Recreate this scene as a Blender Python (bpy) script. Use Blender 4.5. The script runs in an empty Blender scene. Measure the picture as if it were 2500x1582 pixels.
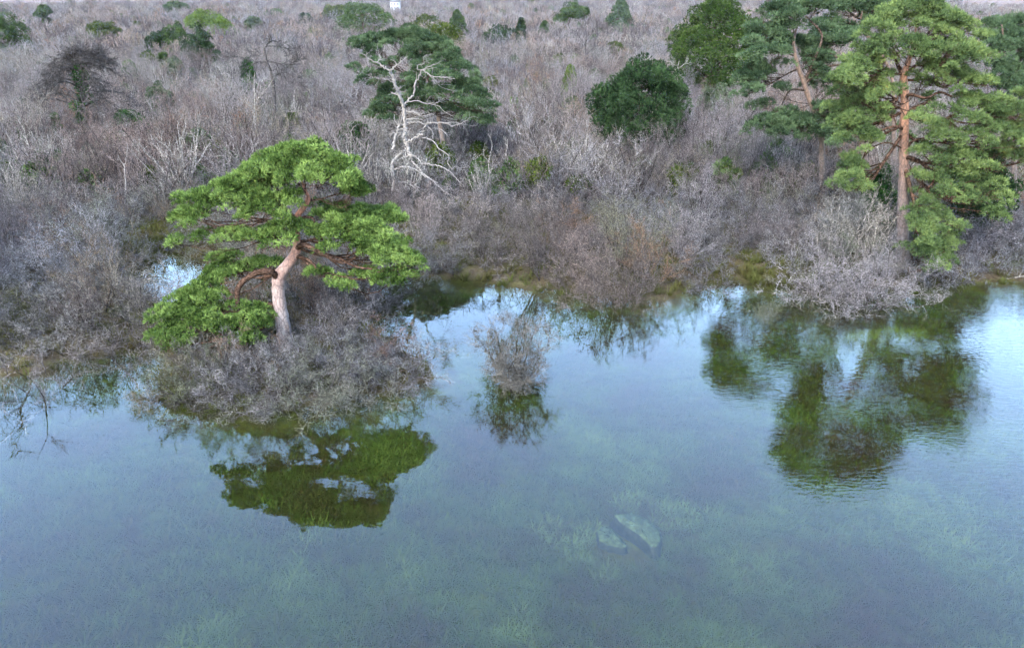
import bpy, math, random
import numpy as np
from mathutils import Vector

# ------------------------------------------------------------------ camera, sky, sun, exposure
SC = bpy.context.scene
COL = SC.collection
H = 16.0
PITCH = math.radians(23.6)
FPX = 1250 / math.tan(math.radians(35))          # focal length in photograph pixels (2500 wide)
cam = bpy.data.cameras.new('camera')
cam.sensor_fit = 'HORIZONTAL'; cam.sensor_width = 36
cam.lens = 18 / math.tan(math.radians(35))
cam.clip_start = 0.1; cam.clip_end = 6000
camo = bpy.data.objects.new('camera', cam); COL.objects.link(camo)
camo.location = (0, 0, H); camo.rotation_euler = (math.pi / 2 - PITCH, 0, 0)
SC.camera = camo

SUN_EL, SUN_ROT = math.radians(40), math.radians(205)
W = bpy.data.worlds.new('World'); SC.world = W; W.use_nodes = True
nt = W.node_tree
sky = nt.nodes.new('ShaderNodeTexSky'); sky.sky_type = 'NISHITA'; sky.sun_disc = False
sky.sun_elevation = SUN_EL; sky.sun_rotation = SUN_ROT
sky.air_density = 1.15; sky.dust_density = 1.1; sky.ozone_density = 2.0
bg = nt.nodes['Background']; bg.inputs['Strength'].default_value = 0.15
nt.links.new(sky.outputs[0], bg.inputs[0])
sd = bpy.data.lights.new('sun', 'SUN'); sd.energy = 1.2; sd.angle = math.radians(12); sd.color = (1, .95, .87)
so = bpy.data.objects.new('sun', sd); COL.objects.link(so)
sv = Vector((math.sin(SUN_ROT) * math.cos(SUN_EL), math.cos(SUN_ROT) * math.cos(SUN_EL), math.sin(SUN_EL)))
so.rotation_euler = sv.to_track_quat('Z', 'Y').to_euler()
so.location = (0, -20, 60)
SC.view_settings.view_transform = 'Standard'; SC.view_settings.look = 'None'
SC.view_settings.exposure = 4.05; SC.view_settings.gamma = 1; SC.view_settings.use_curve_mapping = False
SC.render.engine = 'CYCLES'
cy = SC.cycles
cy.max_bounces = 4; cy.diffuse_bounces = 2; cy.glossy_bounces = 2; cy.transmission_bounces = 2; cy.transparent_max_bounces = 8
cy.use_denoising = True; cy.use_adaptive_sampling = True; cy.adaptive_threshold = .03
cy.caustics_reflective = False; cy.caustics_refractive = False

rng = np.random.default_rng(11)
CP, SP = math.cos(PITCH), math.sin(PITCH)

# ------------------------------------------------------------------ places: a photograph pixel to a place in the world
def P(px, py, Y):
    """point seen at a pixel, at distance Y (metres north of the camera)"""
    u = (px - 1250) / FPX; v = -(py - 791) / FPX
    dy = CP + v * SP; dz = -SP + v * CP
    t = Y / dy
    return np.array([u * t, Y, H + dz * t])
def G(px, py, z=0.0):
    """point seen at a pixel, lying at height z"""
    u = (px - 1250) / FPX; v = -(py - 791) / FPX
    dy = CP + v * SP; dz = -SP + v * CP
    t = (z - H) / dz
    return np.array([u * t, dy * t, z])
def mpp(Y, z):
    return (Y * CP + (H - z) * SP) / FPX       # metres per photograph pixel there

# ------------------------------------------------------------------ scene helpers
def thing(name, label, cat, loc=(0, 0, 0), rz=0.0, scale=1.0, group=None):
    o = bpy.data.objects.new(name, None); COL.objects.link(o)
    o.empty_display_size = .3
    o.location = loc; o.rotation_euler = (0, 0, rz); o.scale = (scale,) * 3
    tag(o, label, cat, group)
    return o
def tag(o, label=None, cat=None, group=None, kind=None):
    if label: o['label'] = label
    if cat: o['category'] = cat
    if group: o['group'] = group
    if kind: o['kind'] = kind
    return o
def mesh_np(name, V, F, mats, mi=None, attr=None, smooth=False):
    """V (n,3); F (m,3) or (m,4) or a list of such arrays"""
    me = bpy.data.meshes.new(name)
    if not isinstance(F, list): F = [F]
    F = [f for f in F if len(f)]
    V = np.asarray(V, dtype=np.float32)
    me.vertices.add(len(V)); me.vertices.foreach_set('co', V.ravel())
    nl = sum(f.size for f in F); npoly = sum(len(f) for f in F)
    me.loops.add(nl); me.polygons.add(npoly)
    me.loops.foreach_set('vertex_index', np.concatenate([f.ravel() for f in F]).astype(np.int32))
    tot = np.concatenate([np.full(len(f), f.shape[1]) for f in F]).astype(np.int32)
    st = np.zeros(npoly, np.int32); st[1:] = np.cumsum(tot)[:-1]
    me.polygons.foreach_set('loop_start', st)
    me.polygons.foreach_set('loop_total', tot)
    if mi is not None: me.polygons.foreach_set('material_index', np.asarray(mi, dtype=np.int32))
    if smooth: me.polygons.foreach_set('use_smooth', np.ones(npoly, bool))
    for m in (mats if isinstance(mats, (list, tuple)) else [mats]): me.materials.append(m)
    if attr is not None:
        a = me.attributes.new('tint', 'FLOAT', 'POINT'); a.data.foreach_set('value', np.asarray(attr, dtype=np.float32))
    me.update(); me.validate()
    return me
def obj(name, me, parent=None, loc=(0, 0, 0)):
    o = bpy.data.objects.new(name, me); COL.objects.link(o); o.location = loc
    if parent is not None: o.parent = parent
    return o

# ------------------------------------------------------------------ materials
def mat(name):
    m = bpy.data.materials.new(name); m.use_nodes = True
    n = m.node_tree; n.nodes.clear()
    return m, n
def node(n, t, **kw):
    x = n.nodes.new(t)
    for k, v in kw.items():
        if k.startswith('i_'): x.inputs[k[2:].replace('_', ' ')].default_value = v
        else: setattr(x, k, v)
    return x
def ramp(n, fac, stops):
    r = n.nodes.new('ShaderNodeValToRGB')
    e = r.color_ramp.elements
    while len(e) < len(stops): e.new(.5)
    for k, (p, c) in enumerate(stops): e[k].position = p; e[k].color = (*c, 1)
    n.links.new(fac, r.inputs[0]); return r.outputs[0]
def mixc(n, fac, a, b, mode='MIX'):
    x = n.nodes.new('ShaderNodeMix'); x.data_type = 'RGBA'; x.blend_type = mode
    for i, s in ((0, fac), (6, a), (7, b)):
        if hasattr(s, 'links'): n.links.new(s, x.inputs[i])
        else: x.inputs[i].default_value = s if i == 0 else (*s, 1)
    return x.outputs[2]
def out(n, sh):
    o = n.nodes.new('ShaderNodeOutputMaterial'); n.links.new(sh, o.inputs[0])
def noise(n, vec, scale, detail=3, rough=.55, dist=0):
    x = node(n, 'ShaderNodeTexNoise'); x.inputs['Scale'].default_value = scale
    x.inputs['Detail'].default_value = detail; x.inputs['Roughness'].default_value = rough; x.inputs['Distortion'].default_value = dist
    if vec is not None: n.links.new(vec, x.inputs['Vector'])
    return x.outputs['Fac']

ALB = .23
def k3(c, k=None): return tuple(v * (ALB if k is None else k) for v in c)
def twig_mat(name, cols, patch=None):
    """bark of bare twigs: each shrub a tint of its own, patches of the thicket share a cast"""
    m, n = mat(name)
    oi = node(n, 'ShaderNodeObjectInfo')
    c = ramp(n, oi.outputs['Random'], [(p_, tuple(a_ * b_ for a_, b_ in zip(k3(q_), (.96, .98, 1.04)))) for p_, q_ in cols])
    if patch:
        loc = oi.outputs['Location']
        f = noise(n, loc, .035, 2)
        r = ramp(n, f, [(.35, patch[0]), (.5, (1, 1, 1)), (.65, patch[1])])
        c = mixc(n, 1.0, c, r, 'MULTIPLY')
    geo = node(n, 'ShaderNodeNewGeometry')
    f2 = noise(n, geo.outputs['Position'], 2.3, 3)
    v = ramp(n, f2, [(.3, (.62, .62, .62)), (.7, (1.35, 1.35, 1.35))])
    c = mixc(n, 1.0, c, v, 'MULTIPLY')
    f4 = noise(n, geo.outputs['Position'], 9, 2)
    c = mixc(n, 1.0, c, ramp(n, f4, [(.36, (.38, .38, .38)), (.5, (.9, .9, .9)), (.64, (1.9, 1.88, 1.84))]), 'MULTIPLY')
    b = node(n, 'ShaderNodeBsdfDiffuse'); n.links.new(c, b.inputs[0]); out(n, b.outputs[0])
    return m
def leaf_mat(name, dark, mid, lite, odd=None, trans=.12, scale=1.2):
    m, n = mat(name)
    at = node(n, 'ShaderNodeAttribute', attribute_name='tint')
    geo = node(n, 'ShaderNodeNewGeometry')
    f = noise(n, geo.outputs['Position'], scale, 2)
    add = node(n, 'ShaderNodeMath', operation='MULTIPLY_ADD'); add.inputs[1].default_value = .55
    n.links.new(at.outputs['Fac'], add.inputs[0])
    sc = node(n, 'ShaderNodeMath', operation='MULTIPLY_ADD'); sc.inputs[1].default_value = 1.1; sc.inputs[2].default_value = -.33
    n.links.new(f, sc.inputs[0]); n.links.new(sc.outputs[0], add.inputs[2])
    st = [(.1, k3(dark, .22)), (.45, k3(mid, .31)), (.85, k3(lite, .42))]
    if odd: st.append((.985, k3(odd, .4)))
    c = ramp(n, add.outputs[0], st)
    d = node(n, 'ShaderNodeBsdfDiffuse'); t = node(n, 'ShaderNodeBsdfTranslucent')
    n.links.new(c, d.inputs[0]); n.links.new(c, t.inputs[0])
    mx = node(n, 'ShaderNodeMixShader'); mx.inputs[0].default_value = trans
    n.links.new(d.outputs[0], mx.inputs[1]); n.links.new(t.outputs[0], mx.inputs[2]); out(n, mx.outputs[0])
    return m
def bark_mat(name, lo, hi, z0, z1, scale=6, crack=(.35, .35, .35)):
    """plated bark whose colour turns from lo (grey plates near the foot) to hi (bare orange higher up)"""
    m, n = mat(name)
    geo = node(n, 'ShaderNodeNewGeometry')
    sp = node(n, 'ShaderNodeSeparateXYZ'); n.links.new(geo.outputs['Position'], sp.inputs[0])
    mr = node(n, 'ShaderNodeMapRange'); mr.inputs[1].default_value = z0; mr.inputs[2].default_value = z1
    f0 = noise(n, geo.outputs['Position'], 1.4, 3)
    ad = node(n, 'ShaderNodeMath', operation='MULTIPLY_ADD'); ad.inputs[1].default_value = (z1 - z0) * .8
    zo = node(n, 'ShaderNodeMath', operation='SUBTRACT'); zo.inputs[1].default_value = (z1 - z0) * .4; n.links.new(sp.outputs[2], zo.inputs[0])
    n.links.new(f0, ad.inputs[0]); n.links.new(zo.outputs[0], ad.inputs[2]); n.links.new(ad.outputs[0], mr.inputs[0])
    c = mixc(n, mr.outputs[0], k3(lo), k3(hi))
    vo = node(n, 'ShaderNodeTexVoronoi', feature='DISTANCE_TO_EDGE'); vo.inputs['Scale'].default_value = scale
    mp = node(n, 'ShaderNodeMapping'); mp.inputs['Scale'].default_value = (1, 1, .4)
    n.links.new(geo.outputs['Position'], mp.inputs[0]); n.links.new(mp.outputs[0], vo.inputs['Vector'])
    cr = ramp(n, vo.outputs['Distance'], [(0, crack), (.12, (1, 1, 1))])
    c = mixc(n, 1.0, c, cr, 'MULTIPLY')
    f = noise(n, geo.outputs['Position'], 9, 4)
    c = mixc(n, 1.0, c, ramp(n, f, [(.3, (.6, .6, .6)), (.7, (1.35, 1.35, 1.35))]), 'MULTIPLY')
    b = node(n, 'ShaderNodeBsdfPrincipled'); b.inputs['Roughness'].default_value = .9
    n.links.new(c, b.inputs['Base Color'])
    bp = node(n, 'ShaderNodeBump'); bp.inputs['Strength'].default_value = .7; bp.inputs['Distance'].default_value = .04
    n.links.new(vo.outputs['Distance'], bp.inputs['Height']); n.links.new(bp.outputs[0], b.inputs['Normal'])
    out(n, b.outputs[0]); return m

M = {}
M['stem'] = twig_mat('shrub_stem_bark', [(0, (.06, .053, .048)), (.5, (.10, .088, .08)), (1, (.16, .145, .13))])
M['twig'] = twig_mat('shrub_twig_bark', [(0, (.10, .092, .085)), (.25, (.16, .148, .142)), (.5, (.235, .215, .205)), (.7, (.30, .28, .26)), (.84, (.22, .21, .15)), (.93, (.17, .18, .12)), (1, (.26, .15, .10))],
                     ((.80, .87, 1.0), (1.15, 1.0, .88)))
M['whip'] = twig_mat('sapling_bark', [(0, (.13, .108, .10)), (.3, (.22, .182, .168)), (.55, (.30, .262, .245)), (.8, (.38, .35, .32)), (.93, (.26, .24, .18)), (1, (.32, .18, .11))],
                     ((.84, .89, 1.0), (1.16, .99, .88)))
M['greydead'] = twig_mat('grey_dead_bark', [(0, (.20, .185, .17)), (1, (.26, .24, .22))])
M['brown'] = twig_mat('brown_twigs', [(0, (.15, .138, .115)), (1, (.18, .166, .14))])
M['lilac'] = twig_mat('lilac_grey_twigs', [(0, (.26, .235, .23)), (1, (.36, .33, .32))])
M['pale'] = twig_mat('pale_lichen_bark', [(0, (.30, .28, .24)), (1, (.40, .37, .32))])
M['deadwood'] = bark_mat('bleached_deadwood', (.36, .335, .315), (.26, .235, .215), 2, 9, 3, (.7, .68, .66))
M['darkdead'] = twig_mat('dark_dead_twigs', [(0, (.065, .058, .054)), (1, (.11, .10, .094))])
M['orange'] = leaf_mat('withered_orange_leaves', (.22, .07, .02), (.36, .13, .035), (.45, .22, .07))
M['pine_bright'] = leaf_mat('bright_pine_needles', (.026, .048, .014), (.085, .150, .036), (.205, .300, .080), scale=1.0)
M['pine_right'] = leaf_mat('loose_pine_needles', (.036, .062, .030), (.085, .135, .050), (.155, .215, .068), (.20, .14, .04), scale=.6)
M['pine_blue'] = leaf_mat('blue_green_pine_needles', (.022, .040, .024), (.052, .088, .046), (.098, .150, .072), scale=.6)
M['yew'] = leaf_mat('dark_yew_needles', (.010, .022, .011), (.022, .044, .020), (.042, .076, .030), scale=.5)
M['olive'] = leaf_mat('olive_evergreen_leaves', (.02, .035, .009), (.045, .07, .016), (.085, .11, .025), (.14, .09, .03), scale=.5)
M['holm'] = leaf_mat('dark_olive_evergreen_leaves', (.014, .030, .009), (.034, .062, .018), (.066, .105, .028), scale=.5)
M['fir'] = leaf_mat('mid_green_leaves', (.020, .040, .016), (.044, .078, .028), (.080, .128, .042), scale=.5)
M['lime'] = leaf_mat('yellow_green_needles', (.045, .085, .014), (.085, .145, .022), (.14, .21, .034), scale=.8)
M['ivy'] = leaf_mat('ivy_leaves', (.010, .032, .012), (.02, .06, .018), (.05, .12, .025), scale=.9)
M['greygreen'] = leaf_mat('grey_green_leaves', (.04, .06, .035), (.075, .105, .06), (.12, .15, .085), scale=.7)
M['bark_main'] = bark_mat('pine_bark_grey_to_orange', (.36, .30, .29), (.34, .135, .075), 2.2, 6.8, 5, (.5, .45, .43))
M['bark_right'] = bark_mat('pine_bark_purple_to_orange', (.17, .125, .12), (.36, .17, .095), 4.5, 9.5, 5)
M['bark_far'] = bark_mat('pine_bark_brown', (.10, .075, .065), (.19, .11, .07), 3, 9, 4)
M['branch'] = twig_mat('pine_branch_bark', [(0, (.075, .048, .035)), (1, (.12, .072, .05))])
M['branch_dark'] = twig_mat('dark_branch_bark', [(0, (.06, .045, .035)), (1, (.10, .072, .055))])  # slightly darker branch bark for the other pines and the evergreens

# ------------------------------------------------------------------ branch and leaf geometry
def norm(a): return a / np.maximum(np.linalg.norm(a, axis=-1, keepdims=True), 1e-9)
class Tubes:
    def __init__(s): s.V = []; s.F = []; s.n = 0; s.mi = []
    def add(s, P_, R_, sides=3, m=0):
        """P_ (n,k,3), R_ (n,k)"""
        n, k, _ = P_.shape
        T = np.empty_like(P_); T[:, 1:-1] = P_[:, 2:] - P_[:, :-2]; T[:, 0] = P_[:, 1] - P_[:, 0]; T[:, -1] = P_[:, -1] - P_[:, -2]
        T = norm(T)
        m0 = norm(P_[:, -1] - P_[:, 0])
        ref = np.where(np.abs(m0[:, 2:3]) > .8, np.array([[1., 0, 0]]), np.array([[0, 0, 1.]]))[:, None, :]
        A = norm(np.cross(T, ref)); B = np.cross(T, A)
        th = np.arange(sides) * 2 * math.pi / sides
        ring = A[:, :, None, :] * np.cos(th)[None, None, :, None] + B[:, :, None, :] * np.sin(th)[None, None, :, None]
        V = P_[:, :, None, :] + ring * R_[:, :, None, None]
        s.V.append(V.reshape(-1, 3))
        i = (np.arange(n)[:, None, None] * k + np.arange(k - 1)[None, :, None]) * sides
        j = np.arange(sides)[None, None, :]; j2 = (j + 1) % sides
        F = np.stack([i + j, i + j2, i + sides + j2, i + sides + j], -1).reshape(-1, 4) + s.n
        s.F.append(F); s.mi.append(np.full(len(F), m)); s.n += V.size // 3
    def line(s, pts, rad, sides=8, m=0):
        s.add(np.asarray(pts, float)[None], np.asarray(rad, float)[None], sides, m)
    def mesh(s, name, mats, smooth=True):
        return mesh_np(name, np.concatenate(s.V), np.concatenate(s.F), mats, np.concatenate(s.mi), smooth=smooth)

def walk(r, base, d, L, k, curl, up):
    n = len(base)
    pts = np.empty((n, k, 3)); pts[:, 0] = base
    st = (L / (k - 1))[:, None]
    for j in range(1, k):
        d = norm(d + r.normal(0, curl, (n, 3)) + np.array([0, 0, up]))
        pts[:, j] = pts[:, j - 1] + d * st
    return pts
def grow(r, P_, R_, nc, L, k, ang, up, curl, t0=.25, rr=.6, rmin=.004, taper=.35):
    n, kp, _ = P_.shape
    t = r.uniform(t0, 1, (n, nc)) * (kp - 1); i = np.minimum(t.astype(int), kp - 2); f = (t - i)[..., None]
    I = np.arange(n)[:, None]
    a = P_[I, i]; b = P_[I, i + 1]
    base = (a + (b - a) * f).reshape(-1, 3); tan = norm(b - a).reshape(-1, 3)
    r0 = (R_[I, i] * (1 - f[..., 0]) + R_[I, i + 1] * f[..., 0]).reshape(-1)
    rv = r.normal(0, 1, base.shape); perp = norm(rv - (rv * tan).sum(1, keepdims=True) * tan)
    an = r.normal(ang, .22, len(base))[:, None]
    d = norm(np.cos(an) * tan + np.sin(an) * perp + np.array([0, 0, up]))
    LL = r.uniform(L[0], L[1], len(base)) * (1.15 - .45 * (t / (kp - 1)).reshape(-1))
    pts = walk(r, base, d, LL, k, curl, up * .35)
    ra = np.maximum(r0 * rr, rmin)[:, None] * np.linspace(1, taper, k)[None]
    return pts, ra
def smooth_line(pts, n):
    """Catmull-Rom through pts -> n points"""
    p = np.asarray(pts, float); q = np.vstack([2 * p[0] - p[1], p, 2 * p[-1] - p[-2]])
    u = np.linspace(0, len(p) - 1 - 1e-6, n); i = u.astype(int); f = (u - i)[:, None]
    a, b, c, d = q[i], q[i + 1], q[i + 2], q[i + 3]
    return .5 * ((2 * b) + (-a + c) * f + (2 * a - 5 * b + 4 * c - d) * f ** 2 + (-a + 3 * b - 3 * c + d) * f ** 3)

def shrub(seed, kind='thorn', h=3.2, detail=1.0, thick=1.0):
    """returns (stems, twigs) as Tubes"""
    r = np.random.default_rng(seed)
    if kind == 'thorn':
        ns = int(r.integers(9, 13)); out_a = r.uniform(.25, 1.15, ns); curl = .23; up = .06; L0 = (.75, 1.1)
    elif kind == 'whip':
        ns = int(r.integers(9, 14)); out_a = r.uniform(.03, .55, ns); curl = .13; up = .05; L0 = (.8, 1.2)
    elif kind == 'vase':
        ns = 17; out_a = r.uniform(.1, .75, ns); curl = .13; up = .07; L0 = (.7, 1.1)
    else:  # sprawl: low wide tangles
        ns = 16; out_a = r.uniform(.5, 1.35, ns); curl = .24; up = .05; L0 = (.7, 1.1)
    az = np.linspace(0, 2 * math.pi, ns, endpoint=False) + r.uniform(-.4, .4, ns)
    d = np.stack([np.sin(out_a) * np.cos(az), np.sin(out_a) * np.sin(az), np.cos(out_a)], 1)
    base = np.stack([np.cos(az), np.sin(az), np.zeros(ns)], 1) * r.uniform(.05, .28, ns)[:, None]; base[:, 2] = -.55
    L = h * r.uniform(L0[0], L0[1], ns) * (1 + .15 * np.sin(out_a)) + .5
    A = walk(r, base, d, L, 8, curl, up)
    RA = (r.uniform(.020, .038, ns) * h / 3.2 * thick)[:, None] * np.linspace(1, .22, 8)[None]
    S = Tubes(); S.add(A, RA, 4)
    T = Tubes(); q = max(detail, .25)
    n1, n2, n3 = (11, 8, 5) if detail > 1.2 else (8, 6, 3) if detail >= 1 else ((7, 5, 1) if detail > .5 else (5, 4, 0))
    if kind == 'whip':
        B, RB = grow(r, A, RA, n1, (.25 * h, .5 * h), 5, .62, .10, .20, .15, .55, .010 * thick)
        C, RC = grow(r, B, RB, n2, (.12 * h, .24 * h), 4, .7, .07, .22, .12, .62, .0072 * thick)
        a3 = (.05 * h, .12 * h)
    else:
        B, RB = grow(r, A, RA, n1, (.22 * h, .48 * h), 5, .85, .06, .26, .16, .6, .012 * thick)
        C, RC = grow(r, B, RB, n2, (.11 * h, .24 * h), 4, .85, .05, .28, .1, .62, .0078 * thick)
        a3 = (.05 * h, .12 * h)
    T.add(B, RB, 3); T.add(C, RC, 3)
    if n3:
        D, RD = grow(r, C, RC, n3, a3, 3, .8, .05, .25, .1, .75, .0052 * thick)
        T.add(D, RD, 3)
    return S, T

def tufts(r, Pt, N, length, width, nn, spread):
    n = len(Pt)
    d = norm(np.repeat(N, nn, 0) + r.normal(0, spread, (n * nn, 3)))
    b = np.repeat(Pt, nn, 0)
    L = length * r.uniform(.65, 1.25, (n * nn, 1))
    s = norm(np.cross(d, r.normal(0, 1, d.shape))) * width * .5
    mid = b + d * L * .45
    V = np.stack([b, mid + s, b + d * L, mid - s], 1).reshape(-1, 3)
    F = np.arange(n * nn * 4).reshape(-1, 4)
    tint = np.repeat(np.clip(np.repeat(r.uniform(0, 1, n), nn) + r.normal(0, .25, n * nn), 0, 1), 4)
    return V, F, tint
class Leaves:
    def __init__(s): s.V = []; s.F = []; s.t = []; s.n = 0
    def add(s, V, F, t): s.V.append(V); s.F.append(F + s.n); s.t.append(t); s.n += len(V)
    def mesh(s, name, m): return mesh_np(name, np.concatenate(s.V), np.concatenate(s.F), m, attr=np.concatenate(s.t))
def clumps(r, lv, C_, rad, dens, length, width, nn=6, spread=.55, zlo=-.25, upb=.35, squash=.75):
    """leaf tufts over the upper side of many small balls; C_ (n,3), rad (n,)"""
    for c, q in zip(C_, rad):
        m = max(5, int(dens * q * q))
        u = norm(r.normal(0, 1, (m * 2, 3))); u = u[u[:, 2] > zlo][:m]
        p = c + u * q * np.array([1, 1, squash]) * r.uniform(.72, 1.02, (len(u), 1))
        N = norm(u + np.array([0, 0, upb]))
        V, F, t = tufts(r, p, N, length, width, nn, spread)
        lv.add(V, F, np.clip(t * .5 + r.uniform(0, .5), 0, 1))

# ------------------------------------------------------------------ land and water
shore_px = [(2900, 690), (2500, 690), (2300, 688), (2200, 695), (2060, 705), (1950, 700), (1790, 688), (1700, 700), (1600, 732), (1450, 728), (1300, 705),
            (1200, 692), (1100, 684), (1000, 680), (940, 690), (905, 735), (910, 800), (960, 850), (1030, 890), (1040, 925), (960, 955), (800, 985),
            (620, 1000), (480, 990), (415, 960), (410, 915), (400, 870), (360, 845), (300, 862), (220, 878), (150, 885), (100, 915), (0, 925), (-300, 940)]
land = np.array([G(*p)[:2] for p in shore_px])
land = np.vstack([[[400, 60]], land, [[-400, 34], [-400, 3000], [400, 3000]]])
pond = np.array([G(*p)[:2] for p in [(372, 640), (400, 618), (450, 622), (530, 650), (590, 690), (540, 745), (430, 765), (350, 750), (320, 700)]])
def sdist(poly, X, Y):
    d = np.full(X.shape, 1e9); ins = np.zeros(X.shape, bool)
    for a, b in zip(poly, np.roll(poly, -1, 0)):
        ex, ey = b - a; wx, wy = X - a[0], Y - a[1]
        t = np.clip((wx * ex + wy * ey) / (ex * ex + ey * ey), 0, 1)
        d = np.minimum(d, np.hypot(wx - t * ex, wy - t * ey))
        c = ((a[1] <= Y) != (b[1] <= Y)) & (X < a[0] + (Y - a[1]) / (ey if ey else 1e-9) * ex)
        ins ^= c
    return np.where(ins, d, -d)
def shore(X, Y):
    """metres inland (negative: out in the water)"""
    X = np.asarray(X, float); Y = np.asarray(Y, float)
    return np.minimum(sdist(land, X, Y), -sdist(pond, X, Y))
def wob(X, Y, s, ph=0):
    return (np.sin(X * s + 1.3 * np.sin(Y * s * .7 + ph)) + np.sin(Y * s * 1.13 + 2.1 + 1.7 * np.sin(X * s * .53 + ph)) + np.sin((X + Y) * s * .71 + ph * 2)) / 3
mound = G(2170, 806)
def height(X, Y):
    s = shore(X, Y) + .55 * wob(X, Y, 1.1) + .25 * wob(X, Y, 2.9, 1)
    z = np.clip(s * .16, -.62, .34)
    z = z + .05 * wob(X, Y, .8, 2) + .03 * wob(X, Y, 2.2, 3)
    z = z + .38 * np.exp(-(((X - mound[0]) * .95 + (Y - mound[1]) * .45) / 2.4) ** 2 - (((Y - mound[1]) - (X - mound[0]) * .25) / .75) ** 2)
    R = np.hypot(X * .8, Y)
    rise = np.clip((R - 240) / 800, 0, 1)
    hill = 14.6 * rise ** 1.3 + (2.2 * wob(X, Y, .011, .5) + 1.5 * wob(X, Y, .023, 2)) * np.clip((R - 200) / 300, 0, 1)
    hill = hill + 26 * np.clip((R - 700) / 900, 0, 1) * (np.clip((X - 60) / 500, 0, 1) + .7 * np.clip((-X - 60) / 500, 0, 1))
    return z + hill

# ground: one sheet, near cells small, far cells large
gx = np.concatenate([-np.geomspace(1500, 42, 45), np.linspace(-40, 40, 200), np.geomspace(42, 1500, 45)])
gy = np.concatenate([np.linspace(-30, 8, 12), np.linspace(9, 64, 160), np.geomspace(65, 2600, 90)])
XX, YY = np.meshgrid(gx, gy)
ZZ = height(XX, YY)
ny, nx = XX.shape
idx = np.arange(nx * ny).reshape(ny, nx)
quads = np.stack([idx[:-1, :-1], idx[:-1, 1:], idx[1:, 1:], idx[1:, :-1]], -1).reshape(-1, 4)
gm, n = mat('ground_litter_and_lake_bed')
geo = node(n, 'ShaderNodeNewGeometry')
pos = geo.outputs['Position']
sp = node(n, 'ShaderNodeSeparateXYZ'); n.links.new(pos, sp.inputs[0])
f1 = noise(n, pos, .9, 5, .65); f2 = noise(n, pos, 7, 4, .65); f3 = noise(n, pos, .12, 3)
bed = ramp(n, f1, [(.3, (.008, .006, .0025)), (.48, (.011, .0115, .003)), (.62, (.014, .0165, .0036)), (.75, (.018, .0165, .005))])
soil = ramp(n, f1, [(.3, (.012, .010, .007)), (.5, (.024, .019, .013)), (.65, (.030, .028, .013)), (.8, (.05, .038, .022))])
far = ramp(n, f3, [(.35, (.05, .038, .038)), (.55, (.07, .055, .052)), (.7, (.05, .05, .03))])
mr = node(n, 'ShaderNodeMapRange'); mr.inputs[1].default_value = -.12; mr.inputs[2].default_value = .1; n.links.new(sp.outputs[2], mr.inputs[0])
c = mixc(n, mr.outputs[0], bed, soil)
mr2 = node(n, 'ShaderNodeMapRange'); mr2.inputs[1].default_value = 90; mr2.inputs[2].default_value = 320; n.links.new(sp.outputs[1], mr2.inputs[0])
c = mixc(n, mr2.outputs[0], c, far)
c = mixc(n, 1.0, c, ramp(n, f2, [(.25, (.55, .55, .55)), (.75, (1.45, 1.45, 1.45))]), 'MULTIPLY')
b = node(n, 'ShaderNodeBsdfDiffuse'); n.links.new(c, b.inputs[0]); out(n, b.outputs[0])
M['ground'] = gm
tag(obj('ground', mesh_np('ground', np.stack([XX.ravel(), YY.ravel(), ZZ.ravel()], 1), quads, gm, smooth=True)), kind='structure')

# water: a clear sheet, mirror-like towards the shore, rippled on the right
wm, n = mat('clear_lake_water')
geo = node(n, 'ShaderNodeNewGeometry'); pos = geo.outputs['Position']
mp = node(n, 'ShaderNodeMapping'); mp.inputs['Rotation'].default_value = (0, 0, math.radians(28)); mp.inputs['Scale'].default_value = (1.0, 2.6, 1)
n.links.new(pos, mp.inputs[0])
r1 = noise(n, mp.outputs[0], 2.6, 2, .5, .4)
mp2 = node(n, 'ShaderNodeMapping'); mp2.inputs['Rotation'].default_value = (0, 0, math.radians(-14)); mp2.inputs['Scale'].default_value = (1, 2.2, 1)
n.links.new(pos, mp2.inputs[0])
r2 = noise(n, mp2.outputs[0], .8, 2, .5)
sp = node(n, 'ShaderNodeSeparateXYZ'); n.links.new(pos, sp.inputs[0])
lf = noise(n, pos, .11, 2, .5)
mk = node(n, 'ShaderNodeMath', operation='MULTIPLY_ADD'); mk.inputs[1].default_value = .045; n.links.new(sp.outputs[0], mk.inputs[0])
n.links.new(lf, mk.inputs[2])
mk2 = node(n, 'ShaderNodeMapRange'); mk2.inputs[1].default_value = .72; mk2.inputs[2].default_value = 1.7; mk2.inputs[3].default_value = .04; mk2.inputs[4].default_value = 1
n.links.new(mk.outputs[0], mk2.inputs[0])
hm = node(n, 'ShaderNodeMath', operation='MULTIPLY'); n.links.new(r1, hm.inputs[0]); n.links.new(mk2.outputs[0], hm.inputs[1])
h2 = node(n, 'ShaderNodeMath', operation='MULTIPLY_ADD'); h2.inputs[1].default_value = .25; n.links.new(r2, h2.inputs[0]); n.links.new(hm.outputs[0], h2.inputs[2])
bp = node(n, 'ShaderNodeBump'); bp.inputs['Strength'].default_value = 1; bp.inputs['Distance'].default_value = .0125
n.links.new(h2.outputs[0], bp.inputs['Height'])
fr = node(n, 'ShaderNodeFresnel'); fr.inputs['IOR'].default_value = 1.45; n.links.new(bp.outputs[0], fr.inputs['Normal'])
gl = node(n, 'ShaderNodeBsdfGlossy'); gl.inputs['Roughness'].default_value = .015; n.links.new(bp.outputs[0], gl.inputs['Normal'])
tr = node(n, 'ShaderNodeBsdfTransparent'); tr.inputs[0].default_value = (.90, .94, .84, 1)
up = node(n, 'ShaderNodeMath', operation='SUBTRACT'); up.inputs[0].default_value = 1; n.links.new(geo.outputs['Backfacing'], up.inputs[1])
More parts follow.
